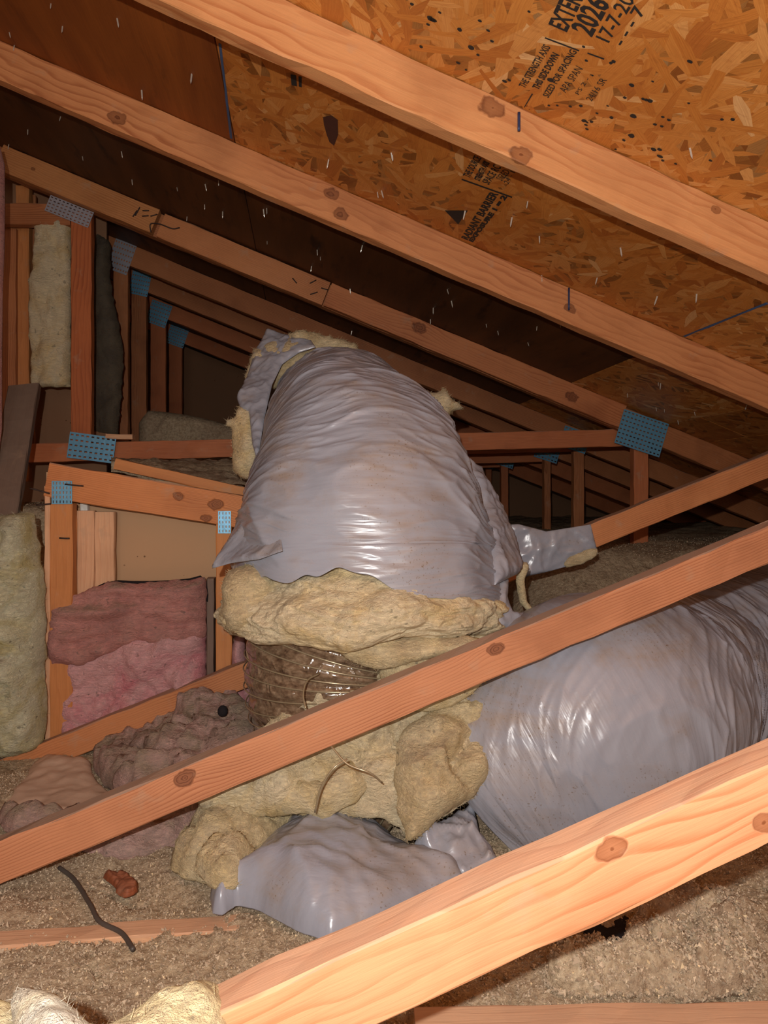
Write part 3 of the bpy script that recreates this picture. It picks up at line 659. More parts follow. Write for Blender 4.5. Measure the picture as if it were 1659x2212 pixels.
# fourth truss with spliced rafter, strut, posts and plates
t3 = empty('roof_truss', (0.3, 2.65, 0), 'fourth roof truss with scab boards on its rafter and a level strut behind the duct', 'truss', 'roof trusses')
chord(t3, 2.648, -1.75, 2.6, W_brown)
def scab(u0, u1, m, lift=0.0):
    a = PY(u0, 400, 2.608).x; b = PY(u1, 400, 2.608).x
    return beam('scab_board', (a, 2.608, roof_z(a) - .002 - lift), (b, 2.608, roof_z(b) - .002 - lift), DN, .037, m, t3)
W3 = wood('fir_scab', srgb(204, 142, 88), srgb(150, 84, 44), 0.0075, knots=((.12, 0, -.04, .006),), dust=.2)
scab(8, 345, W3); scab(357, 714, W_fir, .004)
chord(t3, 2.62, PY(718, 400, 2.6).x, 1.24, wood('fir_rafter_4', srgb(206, 132, 84), srgb(146, 72, 38), 0.009, knots=((.36, 0, -.03, .02), (1.0, 0, -.05, .018)), dust=.2), 'scab_board', t=.027)
# marker strokes and staples on the scab boards
for u0, v0, u1, v1 in ((292, 466, 302, 448), (287, 468, 296, 455), (308, 455, 322, 455), (307, 467, 321, 466), (325, 467, 340, 463), (632, 601, 641, 612), (669, 612, 683, 605), (670, 636, 686, 631), (694, 622, 708, 626)):
    pipe('staple', [PY(u0, v0, 2.6065), PY((u0 + u1) / 2, (v0 + v1) / 2, 2.605), PY(u1, v1, 2.6065)], .0022, M_rust, t3, n=5, sub=2)
pipe('bent_nail', [PY(326, 502, 2.607), PY(325, 484, 2.602), PY(345, 484, 2.598), PY(372, 494, 2.6), PY(388, 492, 2.606)], .0022, M_rust, t3, n=6, sub=4)
# level strut
sa, sb = PY(-60, 945, 2.69), PY(1365, 927, 2.69)
beam('strut', PY(-60, 962, 2.69), PY(1375, 926, 2.69), .068, TH, W_red, t3)
beam('strut', PY(-50, 437, 2.66), PY(150, 440, 2.66), .075, TH, W_brown, t3)
W_post = wood('fir_post', srgb(196, 112, 64), srgb(128, 56, 28), 0.010, dust=.2, wob=.014)
post('post', 153, 197, 455, 960, 2.65, W_post, t3)
post('post', 1370, 1401, 950, 1195, 2.66, W_red, t3)
plate(t3, 150, 457, 2.645, 96, 36, -.36, 11, 5, M_plate2)
plate(t3, 198, 967, 2.645, 97, 56, -.13, 9, 5, M_plate)
plate(t3, 1386, 936, 2.616, 106, 76, -.30, 12, 8, M_plate)
# the four far trusses
FAR = [(3.28, 245, 276, 555, 262, 555, 46, 68, M_plate2, 1240, 1262, 1242, 950, W_brown), (3.73, 283, 316, 610, 303, 611, 40, 54, M_plate, 1176, 1190, 1183, 975, W_brown),
       (4.31, 325, 358, 675, 343, 678, 44, 50, M_plate, 1083, 1098, 1090, 990, W_red), (5.05, 365, 393, 725, 382, 727, 40, 40, M_plate, 1050, 1062, 1050, 995, W_red)]
ORD = ['fifth', 'sixth', 'seventh', 'eighth']
PL = ['grey', 'dark blue', 'blue', 'faint blue']
for k, (Y, a, b, vt, pu, pv, pw, ph, pm, ra, rb, ru, rv, wm) in enumerate(FAR):
    t = empty('roof_truss', (0, Y, 0), '%s roof truss from the camera, dim brown, %s plate on its left post' % (ORD[k], PL[k]), 'truss', 'roof trusses')
    chord(t, Y, -2.3, 2.6, wm)
    post('post', a, b, vt, 1000, Y + .002, wm, t); plate(t, pu, pv, Y - .001, pw, ph, -.33 if k != 1 else -.2, 8, 6, pm)
    post('post', ra, rb, rv - 10, 1210, Y + .002, wm, t); plate(t, ru, rv, Y - .001, 60 - 7 * k, 46 - 6 * k, -.3, 7, 5, M_plate)
    beam('strut', PY(ru - 330, rv - 3 + 8, Y + .04), PY(ru, rv - 3, Y + .04), .064, TH, W_red, t)
# nails driven through rafters (toe nails)
for u, v, Y, L, mm, rt in ((1121, 243, 1.197, 40, M_blue, t1), (1229, 622, 1.812, 48, M_blue, t2)):
    a, b = PY(u, v, Y - .004), PY(u, v + L, Y - .004); pipe('toe_nail', [a, (a + b) / 2, b], .0026, mm, rt, n=8, sub=2)

# ================================================================== LEFT FRAMING
fr = empty('wall_frame', PY(300, 1560, 1.9), 'low timber wall frame at left holding the pink batt, with a sloping dusty top plate', 'frame')
WF = wood('fir_frame', srgb(218, 144, 88), srgb(158, 84, 42), 0.0048, knots=((.33, 0, -.03, .011), (.43, 0, -.035, .014), (.41, 0, -.075, .010)), dust=.9)
a, b = PY(107, 1000, 1.90), PY(540, 1073, 1.90)
beam('top_plate', a, b, .087, TH, WF, fr)
W_or = wood('fir_orange', srgb(204, 136, 80), srgb(164, 94, 48), 0.02, dust=.3, contrast=.6)
W_pale = wood('pine_pale', srgb(224, 176, 136), srgb(196, 136, 98), 0.012, dust=.3, contrast=.6)
post('stud', 107, 156, 1088, 1600, 1.902, W_or, fr, z0=0.0)
post('stud', 96, 107, 1050, 1600, 1.90, W_pale, fr, t=.05, z0=0.0)
post('stud', 466, 500, 1112, 1460, 1.902, W_or, fr, z0=0.0)
plate(fr, 134, 1064, 1.898, 42, 50, 0, 6, 5, M_plate, True); plate(fr, 485, 1128, 1.898, 27, 48, 0, 4, 5, M_plate, True)
for pts in ([(64, 1055), (75, 1057), (107, 1066)], [(78, 1091), (92, 1090), (110, 1088)], [(140, 1046), (160, 1048), (180, 1050)], [(128, 1162), (140, 1163), (150, 1163)]):
    pipe('nail', [PY(u, v, 1.893) for u, v in pts], .002, M_rust, fr, n=6, sub=2)
bd = empty('backing_board', PY(205, 1300, 1.96), 'pair of pale dusty boards standing behind the left stud beside the drywall', 'board')
post('plank', 165, 203, 1103, 1400, 1.955, W_pale, bd, t=.02); post('plank', 204.5, 247, 1106, 1400, 1.957, W_pale, bd, t=.02)
slab('wall_partition', [PY(100, 1700, 2.02), PY(560, 1700, 2.02), PY(560, 1055, 2.02), PY(100, 1020, 2.02)], .012, M_dry)
tr = post('trim_1', 173, 189, 1074, 1110, 1.99, M_whitet, None, t=.02); tr['kind'] = 'structure'
# nailer with bright edge and the bed of fill behind the top plate
nb = beam('nailer_board', PY(250, 990, 1.99), PY(545, 1056, 1.99), .03, .03, W_or); tag(nb, 'orange-edged nailer board sloping behind the dusty top plate', 'board')
def bed(name, c4, m, parent, n=60, amp=.012, th=.03):
    c = [np.array(tuple(p)) for p in c4]; u, v = np.meshgrid(np.linspace(0, 1, n), np.linspace(0, 1, n), indexing='ij'); u = u.ravel()[:, None]; v = v.ravel()[:, None]
    P = (c[0] * (1 - u) + c[1] * u) * (1 - v) + (c[3] * (1 - u) + c[2] * u) * v; P[:, 2] += amp * fbm(P * 14, 4)
    B = P.copy(); B[:, 2] -= th; K = len(P); i, j = np.meshgrid(np.arange(n - 1), np.arange(n - 1), indexing='ij'); a = (i * n + j).ravel(); Fq = np.stack([a, a + n, a + n + 1, a + 1], 1)
    F2 = Fq[:, ::-1] + K; e = [k * n for k in range(n)]; S_ = []
    for r in ([k * n for k in range(n)], [k * n + n - 1 for k in range(n)], list(range(n)), list(range(n * n - n, n * n))):
        S_ += [(p, q, q + K, p + K) for p, q in zip(r, r[1:])]
    V, M = recenter(np.vstack([P, B])); return mesh(name, V, Fq.tolist() + F2.tolist() + S_, m, parent, M)
tag(bed('insulation_bed', [PY(240, 996, 2.03), PY(560, 1062, 2.03), PY(560, 990, 2.64), PY(240, 992, 2.64)], M_fill, None), 'clumpy grey loose fill on the sloped ceiling between top plate and strut', 'insulation')
tag(puff('insulation_mound', [(300, 885), (380, 892), (450, 905), (545, 935), (560, 1000), (300, 1000)], ('y', 3.5), .06, .5, .12, M_fill, amp=.03, res=.015), 'dim mound of loose fill below the far left posts', 'insulation')
ob = tag(beam('wood_offcut', PY(228, 937, 2.64), PY(286, 938, 2.64), .018, .05, W_pale), 'small pale wood offcut lying on the strut beside the blue plate', 'offcut')

# far left studs, batts, leaning board
sf = empty('stud_wall', PY(30, 935, 2.72), 'brown stud assembly at the far left edge under the short strut', 'frame')
post('stud', -40, 34, 490, 1000, 2.74, W_brown, sf); post('stud', 34, 62, 400, 1040, 2.76, W_or, sf); post('stud', 62, 76, 420, 1000, 2.82, W_brown, sf, t=.02)
slab('wall_upper', [PY(-60, 1120, 3.0), PY(230, 1120, 3.0), PY(230, 420, 3.0), PY(-60, 330, 3.0)], .012, M_dryd)
tag(puff('insulation_batt', [(74, 478), (153, 480), (152, 835), (70, 838), (66, 740), (64, 610), (72, 590)], ('y', 2.70), .03, .05, .02, M_yel, amp=.022, freq=13, aniso=(1.3, 1, .6), smooth=0, edge=.004, fine=.003), 'tall narrow yellow batt standing between two studs at upper left', 'batt')
tag(puff('insulation_batt', [(203, 478), (215, 500), (236, 520), (238, 600), (252, 680), (268, 760), (262, 850), (255, 940), (196, 940)], ('y', 3.02), .04, .06, .04, M_greyw, amp=.03, freq=8, aniso=(1, 1, .5), smooth=0, edge=.006, fine=.003), 'dim grey-brown batt hanging right of the tall reddish post', 'batt')
lb = beam('leaning_board', PY(84, 826, 2.42), PY(36, 1112, 2.10), .096, .022, W_grey, up=(1, 0, 0), back=(0, 1, 0)); tag(lb, 'grey weathered board leaning against the left studs', 'board')
tag(puff('insulation_batt', [(-60, 1120), (20, 1112), (70, 1098), (80, 1130), (88, 1220), (100, 1290), (98, 1420), (102, 1560), (92, 1610), (40, 1632), (-60, 1640)], ('y', 1.86), .09, .06, .09, M_green, amp=.055, freq=8, fine=.005, edge=.005, fuzz=2500), 'large yellow-green soiled batt at the lower left edge beside the stud', 'batt')
ps = puff('insulation_strip', [(-30, 320), (9, 312), (11, 480), (4, 700), (4, 1000), (-30, 1000)], ('y', 2.2), .02, .02, .02, M_pinkd, amp=.006); tag(ps, 'thin pinkish strip of batt hanging along the left frame edge', 'batt')
post('stud', -40, 22, 1003, 1120, 2.3, W_pale, sf, t=.03)

# pink batt in the bay
pk = empty('pink_batt', PY(280, 1570, 1.93), 'pink batt with a dusty folded upper layer, standing in the wall frame bay', 'batt')
puff('lower_layer', [(128, 1400), (300, 1350), (444, 1310), (446, 1450), (446, 1520), (420, 1530), (300, 1570), (150, 1600), (128, 1560)], ('y', 1.94), .045, .012, .06, M_pink, pk, amp=.045, freq=8, fine=.004, smooth=0, edge=.004)
puff('upper_layer', [(112, 1300), (170, 1285), (230, 1256), (300, 1258), (400, 1256), (440, 1248), (445, 1300), (446, 1372), (380, 1392), (300, 1385), (240, 1412), (170, 1440), (108, 1435), (100, 1370)], ('y', 1.915), .035, .03, .05, M_pinkd, pk, amp=.035, freq=9, aniso=(.5, 1, 1.6), fine=.004, rid=.010, ridf=(2.5, 3, 20), smooth=0, edge=.006)
puff('paper_facing', [(180, 1280), (240, 1252), (300, 1256), (400, 1252), (444, 1240), (452, 1300), (440, 1300), (380, 1275), (240, 1280), (190, 1300)], ('y', 1.925), .01, .01, .02, M_black, pk, amp=.004)
tag(post('paper_strip', 446, 462, 1250, 1475, 1.93, W_grey, None, t=.04), 'dark paper-faced edge strip between the pink batt and the right stud', 'strip')
tag(puff('insulation_scrap', [(500, 1380), (528, 1365), (530, 1420), (540, 1470), (566, 1530), (560, 1560), (505, 1575), (500, 1480)], ('y', 1.93), .03, .05, .05, M_pink, amp=.02), 'small pink scrap of batt between the right stud and the brown duct liner', 'batt')
# dusty batts on the floor under the diagonals
tag(puff('insulation_batt', [(195, 1640), (240, 1600), (330, 1570), (420, 1535), (500, 1490), (560, 1540), (540, 1600), (430, 1690), (330, 1740), (240, 1720)], ('p', [(200, 1640, 1.74), (540, 1500, 1.80), (400, 1720, 1.42)]), .04, .04, .08, M_floorw, amp=.05, freq=9, fine=.005, edge=.006), 'dust-covered batt with pink hints lying on the floor between the two diagonals at left', 'batt')
tag(puff('insulation_batt', [(0, 1740), (60, 1760), (180, 1780), (300, 1760), (420, 1740), (440, 1760), (410, 1810), (370, 1830), (300, 1850), (200, 1850), (120, 1800), (0, 1800)], ('z', .01), .035, .02, .07, M_floorw, amp=.04, freq=10, fine=.005, edge=.006), 'flattened dusty batt under the long diagonal on the floor', 'batt')
cb = puff('dusty_paper', [(-20, 1760), (20, 1720), (90, 1626), (150, 1640), (195, 1640), (200, 1680), (240, 1716), (330, 1730), (250, 1755), (120, 1775), (30, 1770)], ('p', [(0, 1740, 1.52), (90, 1630, 1.78), (330, 1730, 1.50)]), .012, .004, .03, simple('dusty_kraft', srgb(206, 176, 152), .8, bump=(30, .004)), amp=.006, rid=.004); tag(cb, 'dusty brown kraft paper sheet at left covering the foot of the rear diagonal', 'paper')

# ================================================================== MAIN DUCT
dk = empty('flexible_duct', PS(790, 1640, 1.52), 'tall torn grey plastic-sleeved duct rising in the centre with yellow wool and brown liner exposed', 'duct')
def P4(u, v, s, r): p = PS(u, v, s); return (p.x, p.y, p.z, r)
def folds(A, fa, skew, seed, low=.8, fine=.0022, lump=.012, calm=0.0):
    def f(th, al, X, a):
        c_, s_ = np.cos(th), np.sin(th); u = al + skew * c_ + skew * .5 * np.sin(2 * th) + .02 * pn(X * 5 + seed)
        q = np.column_stack([c_ * low, u * fa, s_ * low + seed]); m_ = np.clip(.6 + 1.2 * pn(X * 3.2 + seed * 3), 0.3, 1.3)
        m_ = m_ * (1 - calm * (1 - np.clip((al - .12) / .3, 0, 1)))
        o_ = A * crease(q, 3.2) + A * .6 * crease(q * np.array([1.6, 2.3, 1.6]) + 5, 3.4) + A * .45 * crease(q * np.array([2.6, 4.7, 2.6]) + 15, 3.4)
        q2 = np.column_stack([c_ * low * 2.2, u * fa * 4.2 + c_ * 1.5, s_ * low * 2.2 + seed + 9])
        return m_ * (o_ + fine * crease(q2, 2.2)) + lump * fbm(X * 4.5 + seed, 2) + .35 * fine * pn(q2 * 1.9)
    return f
path = [P4(800, 1400, 1.53, .275), P4(792, 1300, 1.54, .284), P4(786, 1200, 1.55, .276), P4(783, 1100, 1.57, .260), P4(769, 1008, 1.63, .230), P4(752, 950, 1.70, .203), P4(738, 915, 1.78, .184), P4(728, 893, 1.90, .168), P4(722, 884, 2.05, .158), P4(720, 888, 2.28, .155)]
front = -math.pi / 2
def hem(th):   # ragged lower edge: lower at right front
    x = np.cos(th); return .124 - .050 * x - .012 * np.sin(th) + .016 * np.sin(3 * th + .6) + .008 * np.sin(7 * th + 1) + .008 * pn(np.column_stack([np.cos(th) * 6, np.sin(th) * 6, th * 0]))
sl = tube('plastic_sleeve', path, M_sleeve, dk, 380, 70, folds(.0088, 13, .05, 2.0), hem0=hem, cap=False, wall=.002)
# wool ring under the hem
def lumps(A, fq, seed):
    return lambda th, al, X, a: A * fbm(X * fq + seed, 4, .55) + .004 * fbm(X * 60, 2)
def barrel(pts, T):
    return pts
wr = [P4(786, 1372, 1.53, .20), P4(786, 1360, 1.53, .268), P4(786, 1340, 1.53, .292), P4(786, 1310, 1.53, .300), P4(786, 1284, 1.53, .292), P4(786, 1256, 1.53, .262), P4(786, 1225, 1.53, .24), P4(786, 1200, 1.53, .22)]
def ringz(th, a): return (-.026 * np.sin(th) + .004 * np.cos(th) + .008 * np.sin(4 * th) + .005 * np.sin(9 * th + 2)) * (1 - a) + .012 * np.sin(3 * th) * a
def woolfold(th, al, X, a):
    P = X * np.array([7, 7, 13]); P = P + .4 * np.column_stack([pn(P * 1.6), pn(P * 1.6 + 7), pn(P * 1.6 + 15)])
    b_ = np.abs(pn(P)) + .5 * np.abs(pn(P * 2.1 + 4)) + .25 * np.abs(pn(P * 4.5))
    return .028 * (b_ - .35) + .008 * fbm(X * 4, 2) + .003 * fbm(X * 60, 2)
tube('wool_band', wr, M_yel, dk, 420, 26, woolfold, cap=True, zoff=ringz)
puff('wool_cuff', [(482, 1330), (478, 1260), (500, 1222), (560, 1214), (600, 1240), (620, 1280), (610, 1330), (560, 1360), (490, 1368)], ('y', 1.41), .06, .06, .06, M_yeld, dk, amp=.03, freq=9, fine=.004, edge=.004, fuzz=900)
puff('sleeve_flap', [(458, 1228), (500, 1150), (540, 1080), (600, 1100), (610, 1190), (560, 1208), (500, 1216)], ('p', [(458, 1228, 1.42), (540, 1090, 1.50), (610, 1190, 1.29)]), .004, .002, .02, M_sheet, dk, amp=.006, freq=6, crs=.003, crf=7, res=.0052, smooth=0)
# brown liner: bends from vertical towards the right
import itertools
lc = []; CxC = PS(932, 1440, 1.53)
for k, ang in enumerate(np.linspace(-.5, 1.2, 9)):
    d = .200; p = CxC + Vector((-math.cos(ang) * d, .0, -math.sin(ang) * d)); lc.append((p.x, p.y, p.z, .196))
def ribs(th, al, X, a): return -.004 + .004 * np.cos(al * 2 * math.pi / .034) + .003 * fbm(X * 25, 3)
ln_ = tube('inner_liner', lc, M_liner, dk, 140, 14, ribs, cap=True)
Pc = catmull(np.array(lc), 14); al = np.concatenate([[0], np.cumsum(np.linalg.norm(np.diff(Pc[:, :3], axis=0), axis=1))]); T_, A_, B_ = frames(Pc[:, :3])
for q in np.arange(.01, al[-1], .017):
    i = np.argmin(abs(al - q)); pts = [Pc[i, :3] + .1985 * (A_[i] * math.cos(t) + B_[i] * math.sin(t)) for t in np.linspace(0, 2 * math.pi, 33)]
    pipe('coil_wire', pts, .0016, M_wire, ln_, n=5, sub=2)
# wool torn off below and right
puff('wool_mass', [(565, 1575), (620, 1520), (690, 1478), (790, 1455), (830, 1400), (900, 1372), (990, 1350), (1060, 1370), (1080, 1440), (1098, 1520), (1096, 1590), (1060, 1670), (1040, 1710), (985, 1745), (920, 1790), (885, 1825), (862, 1770), (740, 1765), (600, 1755), (470, 1770), (430, 1745), (440, 1690), (500, 1630)], ('p', [(560, 1560, 1.345), (1090, 1480, 1.36), (760, 1760, 1.26)]), .035, .15, .08, M_yel, dk, amp=.045, freq=7, fine=.005, edge=.007, fuzz=4000, res=.006)
puff('wool_fold', [(815, 1440), (850, 1400), (920, 1380), (1000, 1376), (1060, 1390), (1075, 1440), (1000, 1520), (900, 1545), (830, 1500)], ('p', [(820, 1440, 1.33), (1050, 1420, 1.33), (900, 1540, 1.31)]), .04, .05, .07, M_yelb, dk, amp=.018, freq=7, fine=.003, fuzz=800)
puff('wool_fold', [(690, 1378), (800, 1372), (900, 1380), (1040, 1376), (1060, 1400), (960, 1412), (880, 1430), (820, 1446), (760, 1428)], ('p', [(690, 1380, 1.30), (1000, 1385, 1.30), (850, 1440, 1.31)]), .03, .04, .04, M_yeld, dk, amp=.02, fine=.004, edge=.004, fuzz=900)
puff('wool_fold', [(860, 1580), (930, 1540), (1040, 1500), (1090, 1520), (1096, 1580), (1066, 1660), (1040, 1705), (985, 1745), (920, 1788), (886, 1825), (862, 1770), (850, 1690)], ('p', [(880, 1560, 1.30), (1085, 1580, 1.33), (890, 1810, 1.19)]), .035, .05, .07, M_yeld, dk, amp=.05, freq=8, fine=.005, edge=.007, fuzz=2500)
puff('wool_fold', [(590, 1720), (640, 1672), (700, 1690), (760, 1640), (800, 1680), (770, 1730), (700, 1766), (610, 1752)], ('p', [(590, 1700, 1.28), (800, 1660, 1.27), (700, 1760, 1.23)]), .02, .03, .04, M_yelb, dk, amp=.03, freq=10, fine=.004, edge=.005, smooth=0)
puff('wool_fold', [(440, 1750), (480, 1690), (560, 1650), (640, 1640), (650, 1680), (600, 1720), (540, 1752), (470, 1772)], ('p', [(440, 1740, 1.31), (640, 1640, 1.33), (540, 1760, 1.25)]), .03, .04, .05, M_yeld, dk, amp=.035, freq=9, fine=.005, edge=.006, fuzz=1200)
for pts in ([(660, 1530, 1.22), (655, 1500, 1.24), (664, 1470, 1.27), (690, 1455, 1.30)], [(715, 1612, 1.17), (750, 1650, 1.155), (800, 1670, 1.15), (825, 1690, 1.17)], [(680, 1755, 1.16), (695, 1700, 1.15), (720, 1660, 1.15), (750, 1640, 1.16)]):
    pipe('loose_wire', [PS(*q) for q in pts], .0016, M_wire, dk, n=6, sub=6)
# top: torn collar, hanging wool, tuft at right
CK = dict(crs=.0035, res=.0052, smooth=0)
puff('sleeve_collar', [(578, 714), (620, 724), (640, 730), (672, 735), (682, 750), (645, 762), (610, 786), (588, 830), (572, 900), (562, 960), (560, 1012), (545, 960), (538, 890), (520, 884), (512, 862), (534, 812), (550, 760)], ('p', [(578, 716, 2.02), (680, 760, 1.90), (550, 960, 1.70)]), .012, .004, .02, M_sheet, dk, amp=.01, freq=6, crf=11, **CK)
puff('wool_collar', [(538, 760), (580, 745), (620, 722), (640, 712), (660, 716), (690, 716), (720, 728), (740, 732), (770, 745), (790, 765), (815, 790), (825, 812), (780, 830), (700, 820), (600, 830), (560, 850), (530, 830)], ('y', 2.0), .04, .05, .05, M_yeld, dk, amp=.035, freq=11, fine=.005, edge=.007, fuzz=1500)
puff('wool_tail', [(512, 880), (535, 880), (560, 900), (580, 960), (560, 1040), (505, 1030), (500, 960), (502, 925), (488, 918), (492, 908), (506, 908)], ('y', 1.84), .05, .05, .05, M_yel, dk, amp=.025, fine=.004, edge=.004, fuzz=800)
puff('wool_tuft', [(850, 850), (900, 845), (950, 850), (964, 836), (972, 862), (985, 868), (1002, 884), (978, 888), (955, 918), (930, 905), (860, 900)], ('y', 1.92), .035, .06, .04, M_yel, dk, amp=.025, fine=.005, edge=.005, fuzz=900)
puff('wool_tuft', [(496, 1165), (520, 1110), (548, 1105), (540, 1160), (520, 1195), (500, 1195)], ('y', 1.60), .03, .04, .03, M_yeld, dk, amp=.012, edge=.004)
# torn sleeve pieces at right of the duct
puff('sleeve_flap', [(1000, 985), (1035, 1010), (1060, 1050), (1088, 1115), (1128, 1222), (1118, 1240), (1068, 1264), (1050, 1180), (1040, 1090)], ('p', [(1000, 985, 1.66), (1125, 1225, 1.56), (1055, 1250, 1.42)]), .016, .003, .03, M_sheet, dk, amp=.01, freq=6, crf=10, **CK)
puff('sleeve_flap', [(1066, 1262), (1098, 1250), (1095, 1290), (1106, 1320), (1160, 1330), (1130, 1342), (1100, 1356), (1075, 1352)], ('p', [(1066, 1262, 1.46), (1118, 1245, 1.52), (1100, 1350, 1.44)]), .014, .003, .02, M_sheet, dk, amp=.01, freq=10, crf=14, **CK)
puff('wool_strip', [(1126, 1215), (1142, 1214), (1140, 1235), (1132, 1260), (1140, 1300), (1158, 1325), (1142, 1330), (1120, 1290), (1112, 1255)], ('y', 1.55), .01, .01, .015, M_yeld, dk, amp=.008, res=.0052, edge=.003)
dr = empty('draped_plastic', PY(1190, 1190, 1.84), 'torn grey plastic draped over the rear diagonal right of the duct', 'plastic')
puff('sheet', [(1092, 1134), (1120, 1132), (1180, 1148), (1230, 1140), (1276, 1133), (1292, 1196), (1270, 1210), (1230, 1222), (1180, 1236), (1135, 1246), (1118, 1205)], ('y', 1.838), .006, .003, .02, M_sheet, dr, amp=.01, freq=6, crf=9, **CK)
puff('wool_hem', [(1230, 1200), (1292, 1180), (1290, 1204), (1250, 1222), (1215, 1228)], ('y', 1.834), .008, .003, .01, M_yeld, dr, amp=.006, res=.0052, edge=.003)

# ================================================================== RIGHT DUCT
rd = empty('flexible_duct', PS(1330, 1850, 1.40), 'fat grey plastic-sleeved duct at right, its shiny elbow bulging between the diagonals', 'duct')
pathR = [P4(1050, 1685, 1.465, .19), P4(1085, 1655, 1.46, .215), P4(1160, 1610, 1.45, .232), P4(1260, 1560, 1.45, .243), P4(1340, 1525, 1.49, .243), P4(1395, 1502, 1.56, .228), P4(1418, 1495, 1.60, .205), P4(1425, 1492, 1.615, .15)]
tube('plastic_sleeve', pathR, M_sleeve, rd, 380, 60, folds(.0095, 10, .16, 7.0, low=1.0, calm=.8), cap=True)
pathQ = [P4(1400, 1510, 1.66, .15), P4(1412, 1505, 1.69, .205), P4(1440, 1490, 1.75, .225), P4(1475, 1470, 1.82, .22), P4(1492, 1462, 1.86, .20), P4(1500, 1460, 1.88, .15)]
tube('plastic_sleeve', pathQ, M_sleeve, rd, 300, 50, folds(.009, 12, .14, 12.0), cap=True)
pathT = [P4(1470, 1480, 1.92, .16), P4(1510, 1450, 1.98, .22), P4(1570, 1425, 2.03, .225), P4(1660, 1385, 2.10, .22), P4(1760, 1330, 2.2, .21), P4(1900, 1300, 2.45, .2)]
tube('plastic_sleeve', pathT, M_sleeve, rd, 300, 50, folds(.010, 12, .14, 17.0), cap=True)
puff('sleeve_end', [(888, 1838), (920, 1800), (985, 1762), (1022, 1738), (1036, 1800), (1062, 1832), (1078, 1870), (1005, 1905), (980, 1900), (930, 1866)], ('p', [(890, 1838, 1.22), (1030, 1740, 1.32), (1010, 1900, 1.16)]), .03, .02, .05, M_sheet, rd, amp=.012, freq=7, crs=.010, crf=7, res=.0052, smooth=0)

# ================================================================== FLOOR PIECES
bag = empty('torn_sleeve', PZ(720, 1900, 0.0), 'torn grey plastic sleeve lying on the floor, stuffed with yellow wool at its left end', 'plastic')
puff('sleeve', [(452, 1940), (470, 1932), (520, 1900), (560, 1850), (610, 1800), (660, 1775), (720, 1765), (800, 1778), (860, 1830), (930, 1860), (1000, 1900), (1010, 1925), (930, 1950), (830, 2000), (712, 2032), (640, 2010), (560, 1965), (510, 1955), (480, 1975), (458, 1972)], ('z', .02), .085, .02, .20, M_sheet, bag, amp=.03, freq=4, crs=.006, crf=4, res=.0052, smooth=0, edge=.002)
puff('wool', [(365, 1862), (400, 1820), (450, 1780), (520, 1750), (600, 1748), (690, 1770), (650, 1800), (600, 1840), (540, 1890), (500, 1925), (440, 1905), (380, 1890)], ('z', .02), .09, .02, .09, M_yeld, bag, amp=.05, freq=8, fine=.005, edge=.007, fuzz=2500)
puff('wool', [(415, 1870), (450, 1840), (520, 1830), (560, 1840), (530, 1890), (500, 1925), (450, 1910)], ('z', .05), .05, .02, .05, M_yelb, bag, amp=.035, freq=10, fine=.004, edge=.005, fuzz=900)
cpts = [PZ(128, 1874, .012), PZ(160, 1900, .010), PZ(195, 1955, .012), PZ(215, 1990, .012), PZ(262, 2015, .010), PZ(288, 2052, .008)]
tag(pipe('cable', cpts, .0035, M_cable, n=10, sub=10), 'thin dark grey cable snaking across the loose fill at lower left', 'cable')
chip = puff('bark_chip', [(218, 1893), (245, 1886), (275, 1890), (298, 1912), (296, 1930), (272, 1938), (250, 1932), (252, 1915), (235, 1905)], ('z', .008), .009, .003, .010, wood('bark', srgb(150, 84, 52), srgb(84, 42, 26), .006, dust=.1), amp=.008, res=.0025, freq=40, fine=.002, edge=.003); tag(chip, 'curled reddish-brown bark chip lying on the loose fill', 'chip')
tag(puff('hole_patch', [(470, 1530), (480, 1522), (492, 1528), (492, 1544), (480, 1550), (470, 1544)], ('y', 1.66), .01, .01, .012, M_black, amp=.004, res=.003), 'small black patch in place of a shaded hole in the dusty batt', 'patch')  # black cushion stands in for the shade of a hole in the batt
jo = beam('ceiling_joist', PZ(-200, 2060, .014), PZ(560, 2002, .002), .05, .038, W_pale, back=(0, 1, 0)); tag(jo, 'dusty ceiling joist half buried in loose fill at lower left', 'joist')
a, b = PZ(900, 2240, .03), PZ(1800, 2225, .03); d = (b - a).normalized()
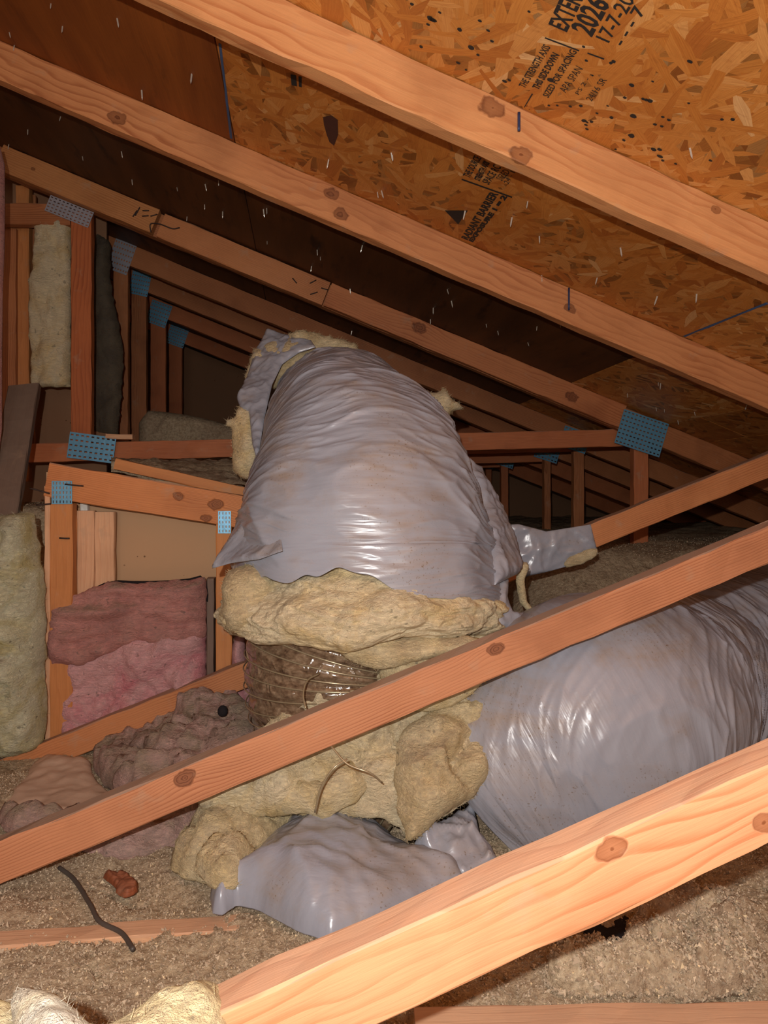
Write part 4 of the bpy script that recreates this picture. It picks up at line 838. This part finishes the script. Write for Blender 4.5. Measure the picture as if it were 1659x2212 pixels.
jo = beam('ceiling_joist', a, b, .06, .05, W_pale, back=(-d.y, d.x, 0)); tag(jo, 'dusty flat joist along the bottom right edge under the nearest diagonal', 'joist')
tag(puff('black_patch', [(1262, 2010), (1300, 2000), (1385, 2030), (1392, 2078), (1340, 2092), (1290, 2085), (1250, 2060)], ('z', .008), .032, .004, .01, M_black, amp=.004, res=.005), 'black patch in a gap of the loose fill below the nearest diagonal', 'felt')  # flat black patch in the gap beside the fill clump
CL = puff('fill_clump', [(1180, 2140), (1186, 2085), (1240, 2058), (1290, 2088), (1340, 2094), (1396, 2066), (1388, 2032), (1420, 1990), (1500, 1965), (1590, 1985), (1640, 2050), (1640, 2120), (1560, 2160), (1400, 2150), (1280, 2150)], ('z', .012), .03, .02, .05, M_fill, FLOOR, amp=.04, freq=16, fine=.006, edge=.01, res=.0052, fuzz=0)
co = np.array([tuple(v.co) for v in CL.data.vertices]) + np.array(wpos(CL)) if not CL.parent else np.array([tuple(CL.matrix_basis @ v.co) for v in CL.data.vertices]) + np.array(wpos(FLOOR))
co = co[:len(co) // 2]; ii = np.random.RandomState(2).choice(len(co), 9000)
jj = co[ii] + np.random.RandomState(3).normal(0, .0018, (9000, 3)); flakes('insulation_flakes', jj[:, 0], jj[:, 1], jj[:, 2] + .001, .0015, .004, M_gran, FLOOR)
# wool in the near left corner
nw = empty('insulation_batt', PS(250, 2300, .55), 'bright torn yellow batt in the very foreground at the bottom left corner', 'batt')
puff('wool', [(-60, 2190), (0, 2170), (60, 2190), (110, 2230), (180, 2235), (260, 2220), (330, 2170), (420, 2150), (490, 2135), (500, 2230), (480, 2420), (-60, 2420)], ('p', [(0, 2170, .60), (490, 2140, .60), (250, 2400, .48)]), .03, .10, .08, M_yelb, nw, amp=.02, freq=7, res=.0052, fine=.001, fuzz=150)
puff('wool', [(20, 2150), (60, 2132), (110, 2150), (170, 2190), (210, 2240), (200, 2420), (30, 2420), (30, 2220)], ('p', [(0, 2150, .56), (200, 2150, .56), (100, 2400, .46)]), .02, .06, .06, M_white, nw, amp=.016, freq=8, res=.0052, fine=.001, fuzz=100)
